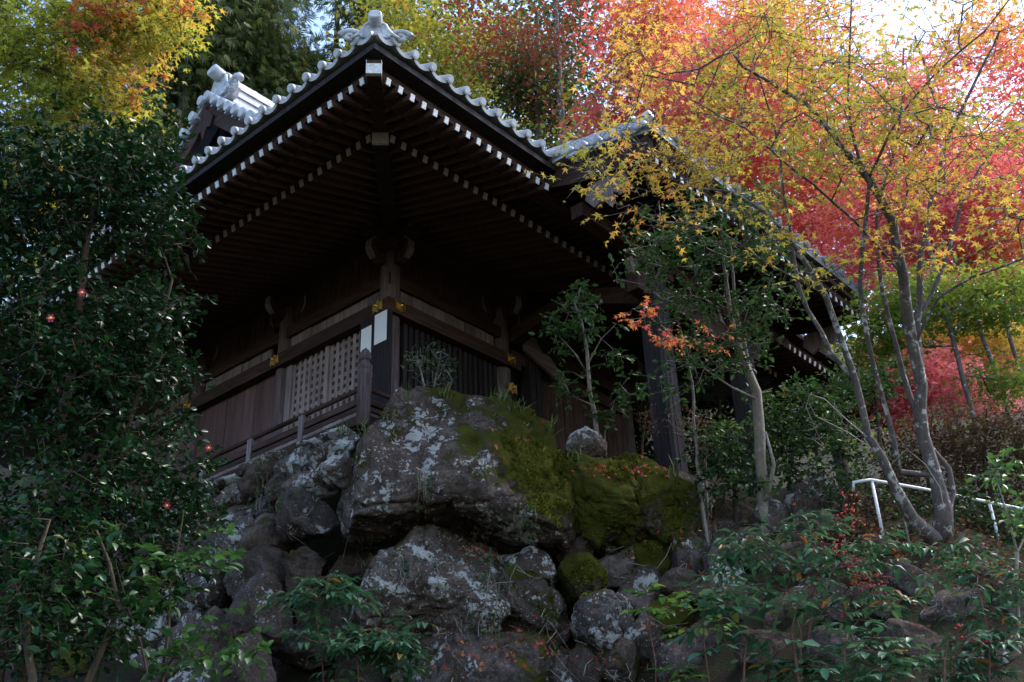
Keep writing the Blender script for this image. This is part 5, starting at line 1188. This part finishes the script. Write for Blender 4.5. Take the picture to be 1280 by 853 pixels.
# heavenly bamboo and other bushes at the bottom: leaves one by one
def nandina(seed, label, stems, fans, berries=(), mat=L_NAND, size=.115, tm=TL, singles=110, per=15, group=None):
    rs = np.random.default_rng(seed); tr = [gpath(s) for s in stems]
    pads = np.array([at(*f[:3]) for f in fans for _ in range(2)]) + rs.normal(size=(2 * len(fans), 3)) * .07
    N, PA, R, tips = grow(rs, tr, pads, wob=.1)
    root = empty("nandina_bush", tr[0][0][:3], label, "bush", group); obj("stem", limbs_mesh("stem", N, PA, R, .0026, M_STEM_R, sides=5), root)
    Ps, As, Ns = [], [], []; tb = MB()
    for p in pads:
        az = rs.uniform(0, 2 * math.pi)
        for q in range(4):          # leaf stalks fan out from the shoot, leaflets in pairs along each
            a = az + q * math.pi / 2 + rs.normal() * .4; dr = np.array([math.cos(a), math.sin(a), rs.uniform(-.1, .45)]); L = rs.uniform(.14, .26)
            end = p + dr * L - np.array([0, 0, .05]); tb.tube([p, p + dr * L * .55, end], [.0025, .002, .0012], 3, False)
            sdv = unit(np.cross(dr, (0, 0, 1)))
            for t, sg in ((.45, 1), (.45, -1), (.72, 1), (.72, -1), (1, 0)):
                if rs.random() < .12: continue
                Ps.append(p + (end - p) * t); As.append(unit(dr) * (.55 if sg else 1) + sdv * sg * .8 + np.array([0, 0, -.2 + rs.normal() * .15])); Ns.append(np.array([0, 0, 1.0]) + rs.normal(size=3) * .25)
    tag(obj("leaf_stalks", tb.mesh("leaf_stalks", M_STEM_R), root), kind="stuff")
    Ps, As, Ns = map(np.array, (Ps, As, Ns)); n = len(Ps); sz = size * rs.uniform(.5, 1.25, n); tn = np.clip(.45 + rs.normal(size=n) * .26, 0, 1)
    m = rs.random(n) < min(1.0, singles / n)
    leaf_objs(rs, Ps[m], As[m], Ns[m], sz[m], tn[m], tm, mat, root)
    if (~m).any(): tag(obj("foliage", leaf_mesh("foliage", Ps[~m], As[~m], Ns[~m], sz[~m], tn[~m], tm, mat), root), kind="stuff")
    V, F = ico(1)
    for px, py, d, rx, ry, k in berries:
        mb = MB(); c0 = at(px, py, d)
        for _ in range(k):
            c = at(px + rs.normal() * rx, py + rs.normal() * ry, d + rs.normal() * .05); r = rs.uniform(.0085, .0125)
            mb.add(V * r + c, F, True)
            mb.tube([c, c * .6 + c0 * .4 + np.array([0, 0, .02])], .0012, 3, False)
        tag(mb.build("berry_cluster", M_RED, root), kind="stuff")
    return root
def fan(px0, px1, py0, py1, d, n, seed):
    r = random.Random(seed); return [(r.uniform(px0, px1), r.uniform(py0, py1), d + r.uniform(-.35, .35)) for _ in range(n)]
nandina(71, "bluish green bush with hanging red berry clusters below the handrail", [[(1010, 850, 8.3, .012), (1012, 780, 8.5, .01), (1020, 720, 8.6, .007)], [(960, 850, 8.2, .012), (975, 760, 8.5, .009), (990, 720, 8.6, .006)], [(1000, 860, 8.2, .012), (1000, 790, 8.4, .01), (985, 740, 8.5, .006)]],
        fan(900, 1030, 655, 720, 8.8, 13, 1) + fan(1030, 1110, 680, 760, 8.7, 8, 2) + fan(1080, 1120, 660, 690, 8.7, 3, 3),
        [(1065, 640, 8.75, 8, 14, 26), (1050, 682, 8.6, 10, 8, 26), (1062, 705, 8.6, 16, 10, 46), (1075, 725, 8.6, 14, 8, 36), (1098, 738, 8.6, 10, 5, 20)], singles=200)
nandina(72, "wide leafy bluish bush at the bottom below the berry bush", [[(930, 870, 7.5, .012), (935, 800, 7.8, .008)], [(1060, 870, 7.3, .012), (1060, 790, 7.7, .008)], [(1000, 870, 7.4, .012), (990, 790, 7.7, .008)]],
        fan(870, 1010, 740, 850, 7.9, 11, 4) + fan(1010, 1150, 785, 850, 7.7, 10, 5), (), singles=230, size=.125, tm=TB)
nandina(73, "bush with long pale leaves and a few red berries under the maple stool", [[(1240, 870, 7.4, .012), (1235, 790, 7.8, .008), (1220, 730, 8.2, .006)], [(1180, 870, 7.4, .012), (1185, 800, 7.8, .008)]],
        fan(1150, 1280, 785, 850, 7.7, 9, 6) + fan(1180, 1250, 690, 730, 8.6, 6, 7) + fan(1240, 1290, 710, 780, 8.2, 5, 8), [(1221, 802, 7.7, 8, 4, 14), (1197, 786, 7.8, 3, 3, 4)], singles=200)
nandina(74, "fan leaved green nandina at the foot of the dark domed boulder", [[(405, 870, 9.6, .012), (400, 800, 9.8, .009), (388, 740, 9.9, .005)], [(450, 870, 9.4, .012), (445, 810, 9.6, .008)]],
        fan(370, 430, 725, 790, 10.0, 9, 9) + fan(380, 510, 795, 850, 9.6, 16, 10), (), singles=200, size=.15)
nandina(75, "low broad leaved plant sprouting between the stones beside the leafy bush", [[(880, 800, 9.6, .008), (878, 750, 9.7, .005)], [(812, 770, 10.6, .006), (812, 752, 10.6, .004)]],
        [(880, 748, 9.7), (845, 775, 9.9), (812, 755, 10.6), (895, 770, 9.6), (850, 840, 9.4)], (), L_YOUNG, .12, TO, 80)
shrub("sapling", "bare forked brown sapling rising at the handrail's lower post", "sapling", 76, [gpath([(1275, 780, 8.4, .018), (1272, 690, 8.5, .015), (1262, 650, 8.5, .009), (1250, 610, 8.5, .005)]), tpath([(1273, 690, 8.5, .01), (1290, 650, 8.5, .006)])],
      [(1255, 590, 8.6, 26, 26, .2), (1265, 640, 8.5, 30, 20, .2)], 22, 4, .12, .07, TO, L_YOUNG, M_TWIG, .5, .2, 60)

# ------------------------------------------------------------------ handrail
rail = empty("handrail", at(1090, 655, 11.3), "white pipe handrail running down the bank behind the maple stems", "handrail")
rp_ = [at(1067, 614, 11.25), at(1067, 603, 11.25), at(1088, 600, 11.3), at(1152, 611, 11.3), at(1280, 637, 11.25), at(1420, 668, 11.2)]
MB().tube(rp_, .017, 10).build("rail_pipe", M_PIPE, rail)
for px, py in ((1090, 602), (1237, 630)):
    a = at(px, py, 11.3); MB().tube([a, (a[0], a[1], gz(a[0], a[1]) - .15)], .017, 10).build("post", M_PIPE, rail)

# ------------------------------------------------------------------ creepers, grass tufts, fallen leaves
dg = bpy.context.evaluated_depsgraph_get(); dg.update()
ROCKY = {"boulder", "stone", "ground"}
def cast(px, py):
    o = Vector(CAM); d = Vector(CR @ np.array([(px - 640) / FPX, (py - 426.5) / FPX, 1.0])).normalized(); org = o.copy()
    for _ in range(60):
        ok, loc, nor, idx, ob, _m = scene.ray_cast(dg, org, d)
        if not ok: return None
        if ob.name.split(".")[0] in ROCKY: return np.array(loc), np.array(nor)
        org = loc + d * 0.02
    return None
def ivy(seed, px, py, w, h, n, label):
    rs = np.random.default_rng(seed); P = []; A = []; Nn = []; path = []
    for k in range(n):
        c = cast(px + rs.normal() * w * .5, py + rs.uniform(-.5, .5) * h)
        if c is None: continue
        P.append(c[0] + c[1] * .02); A.append(rs.normal(size=3) + np.array([0, 0, -.6])); Nn.append(c[1] + rs.normal(size=3) * .4)
    mb = MB()
    for s in range(5):
        pp = []
        x = px + rs.normal() * w * .3
        for t in np.linspace(-.5, .5, 12):
            x += rs.normal() * w * .06; c = cast(x, py + h * t)
            if c is not None and (not pp or np.linalg.norm(c[0] + c[1] * .012 - pp[-1]) < .5): pp.append(c[0] + c[1] * .012)
        if len(pp) > 2: mb.tube(pp, .0045, 4, False)
    root = empty("ivy_creeper", P[0], label, "ivy"); mb.build("stem", M_TWIG, root)
    P, A, Nn = map(np.array, (P, A, Nn)); k = len(P)
    leaf_objs(rs, P, A, Nn, .05 * rs.uniform(.6, 1.3, k), np.clip(.5 + rs.normal(size=k) * .2, 0, 1), TO, L_YOUNG if seed % 2 else L_EVER, root)
ivy(81, 613, 740, 34, 110, 110, "ivy creeper hanging between the domed boulder and the moss striped boulder")
ivy(83, 531, 625, 12, 70, 26, "thin ivy strand climbing the face of the largest boulder")
ivy(84, 510, 712, 46, 40, 34, "ivy trailing over the top of the dark domed boulder")
ivy(85, 335, 615, 30, 50, 50, "small fern and ivy patch in the retaining wall")
ivy(87, 880, 655, 26, 60, 40, "creeper in the crevice beside the rounded mossy boulder")
ivy(89, 655, 650, 30, 40, 40, "ivy sprig on the mossy flank of the largest boulder")
ivy(90, 455, 690, 30, 40, 34, "ivy in the dark gap under the edge of the largest boulder")
def twigs(seed, spots, n, label):
    rs = np.random.default_rng(seed); mb = MB()
    for k in range(n):
        s = spots[rs.integers(len(spots))]; c = cast(s[0] + rs.normal() * s[2], s[1] + rs.normal() * s[3])
        if c is None: continue
        p = c[0] + c[1] * .03; L = rs.uniform(.15, .5); d = unit(rs.normal(size=3) * np.array([1, 1, .4]) + np.array([0, 0, -.8])); w = rs.normal(size=3) * .05
        mb.tube([p, p + d * L * .5 + w + c[1] * .04, p + d * L + c[1] * .02], [.005, .004, .002], 4, False)
    tag(obj("dead_twigs", mb.mesh("dead_twigs", M_TWIG)), label, "twigs", kind="stuff")
twigs(93, [(700, 780, 14, 30), (760, 835, 30, 12), (800, 720, 30, 30), (640, 740, 20, 30), (380, 690, 40, 40), (560, 800, 60, 20), (880, 700, 30, 30)], 90, "dead pale twigs and roots caught among the rocks")
def litter(seed, spots, n, label):
    rs = np.random.default_rng(seed); P = []; Nn = []
    for k in range(n):
        s = spots[rs.integers(len(spots))]; c = cast(s[0] + rs.normal() * s[2], s[1] + rs.normal() * s[3])
        if c is None or c[1][2] < .05: continue
        P.append(c[0] + c[1] * .012); Nn.append(c[1] + rs.normal(size=3) * .25)
    P, Nn = np.array(P), np.array(Nn); k = len(P)
    tag(obj("fallen_leaves", leaf_mesh("fallen_leaves", P, rs.normal(size=(k, 3)), Nn, .05 * rs.uniform(.6, 1.2, k), rs.random(k), TM, L_FALL)), label, "fallen leaves", kind="stuff")
litter(91, [(640, 800, 40, 12), (700, 805, 20, 10), (760, 590, 26, 6), (600, 690, 14, 6), (880, 650, 14, 26), (740, 770, 40, 30), (800, 800, 30, 30), (600, 820, 50, 20), (820, 585, 26, 6), (1130, 680, 60, 16), (950, 700, 60, 30), (660, 545, 30, 16), (1100, 780, 90, 40), (1180, 700, 70, 14), (1000, 690, 60, 20), (1230, 720, 50, 20), (600, 780, 60, 20), (830, 680, 30, 20), (1100, 650, 50, 12)], 1000, "scattered red and orange fallen leaves on the rocks")
def tuft(seed, spots, label):
    rs = np.random.default_rng(seed); mb = []; P = []; A = []; Nn = []
    for px, py in spots:
        c = cast(px, py)
        if c is None: continue
        for k in range(14): P.append(c[0] + rs.normal(size=3) * .03); A.append(np.array([rs.normal() * .5, rs.normal() * .5, 1.0])); Nn.append(rs.normal(size=3))
    P, A, Nn = map(np.array, (P, A, Nn)); k = len(P)
    tag(obj("grass_tufts", leaf_mesh("grass_tufts", P, A, Nn, .22 * rs.uniform(.5, 1.2, k), rs.random(k), T_OVAL(.035, .01, .45), L_GRASS)), label, "grass", kind="stuff")
tuft(95, [(508, 505), (470, 520), (630, 500), (622, 505), (608, 600), (690, 545), (720, 580), (840, 600), (330, 590), (350, 640), (430, 545), (905, 640), (770, 690), (690, 820), (870, 690), (560, 500), (650, 520), (455, 545)], "thin grass tufts sprouting from the rocks")

def moss(seed, polys, n, label):
    """cushions of short shoots on the mossy faces"""
    rs = np.random.default_rng(seed); P = []; A = []; Nn = []; T = []
    for poly, share in polys:
        q = np.array(poly, float); lo, hi = q.min(0), q.max(0); got = 0; tries = 0
        while got < n * share and tries < n * 4:
            tries += 1; p = rs.uniform(lo, hi); ins = False
            for i in range(len(q)):
                a, b = q[i], q[i - 1]
                if (a[1] > p[1]) != (b[1] > p[1]) and p[0] < (b[0] - a[0]) * (p[1] - a[1]) / (b[1] - a[1]) + a[0]: ins = not ins
            if not ins: continue
            got += 1; c = cast(*p)
            if c is None: continue
            v = float(fbm(c[0][None] * 2.6, 5, 3)[0])
            if v < -0.05 or c[1][2] < -0.25: continue
            for _ in range(4):
                P.append(c[0] + rs.normal(size=3) * .018 - c[1] * .004); A.append(c[1] * .8 + rs.normal(size=3) * .5 + np.array([0, 0, .3])); Nn.append(rs.normal(size=3)); T.append(np.clip(.35 + v * .9 + rs.normal() * .15, 0, 1))
    P, A, Nn, T = map(np.array, (P, A, Nn, T)); k = len(P)
    tag(obj("moss_cushions", leaf_mesh("moss_cushions", P, A, Nn, .034 * rs.uniform(.5, 1.3, k), T, TQ, L_MOSS)), label, "moss", kind="stuff")
moss(99, [(big[1][1], .3), (big[2][1], .24), ([(640, 500), (690, 535), (706, 570), (714, 640), (700, 700), (665, 690), (640, 640), (625, 560)], .3), ([(440, 560), (470, 512), (515, 500), (520, 530), (480, 560), (450, 590)], .12), (big[9][1], .06), ([(640, 730), (690, 745), (708, 775), (690, 780), (650, 750)], .06)], 5200, "thick olive green moss cushions on the boulders")
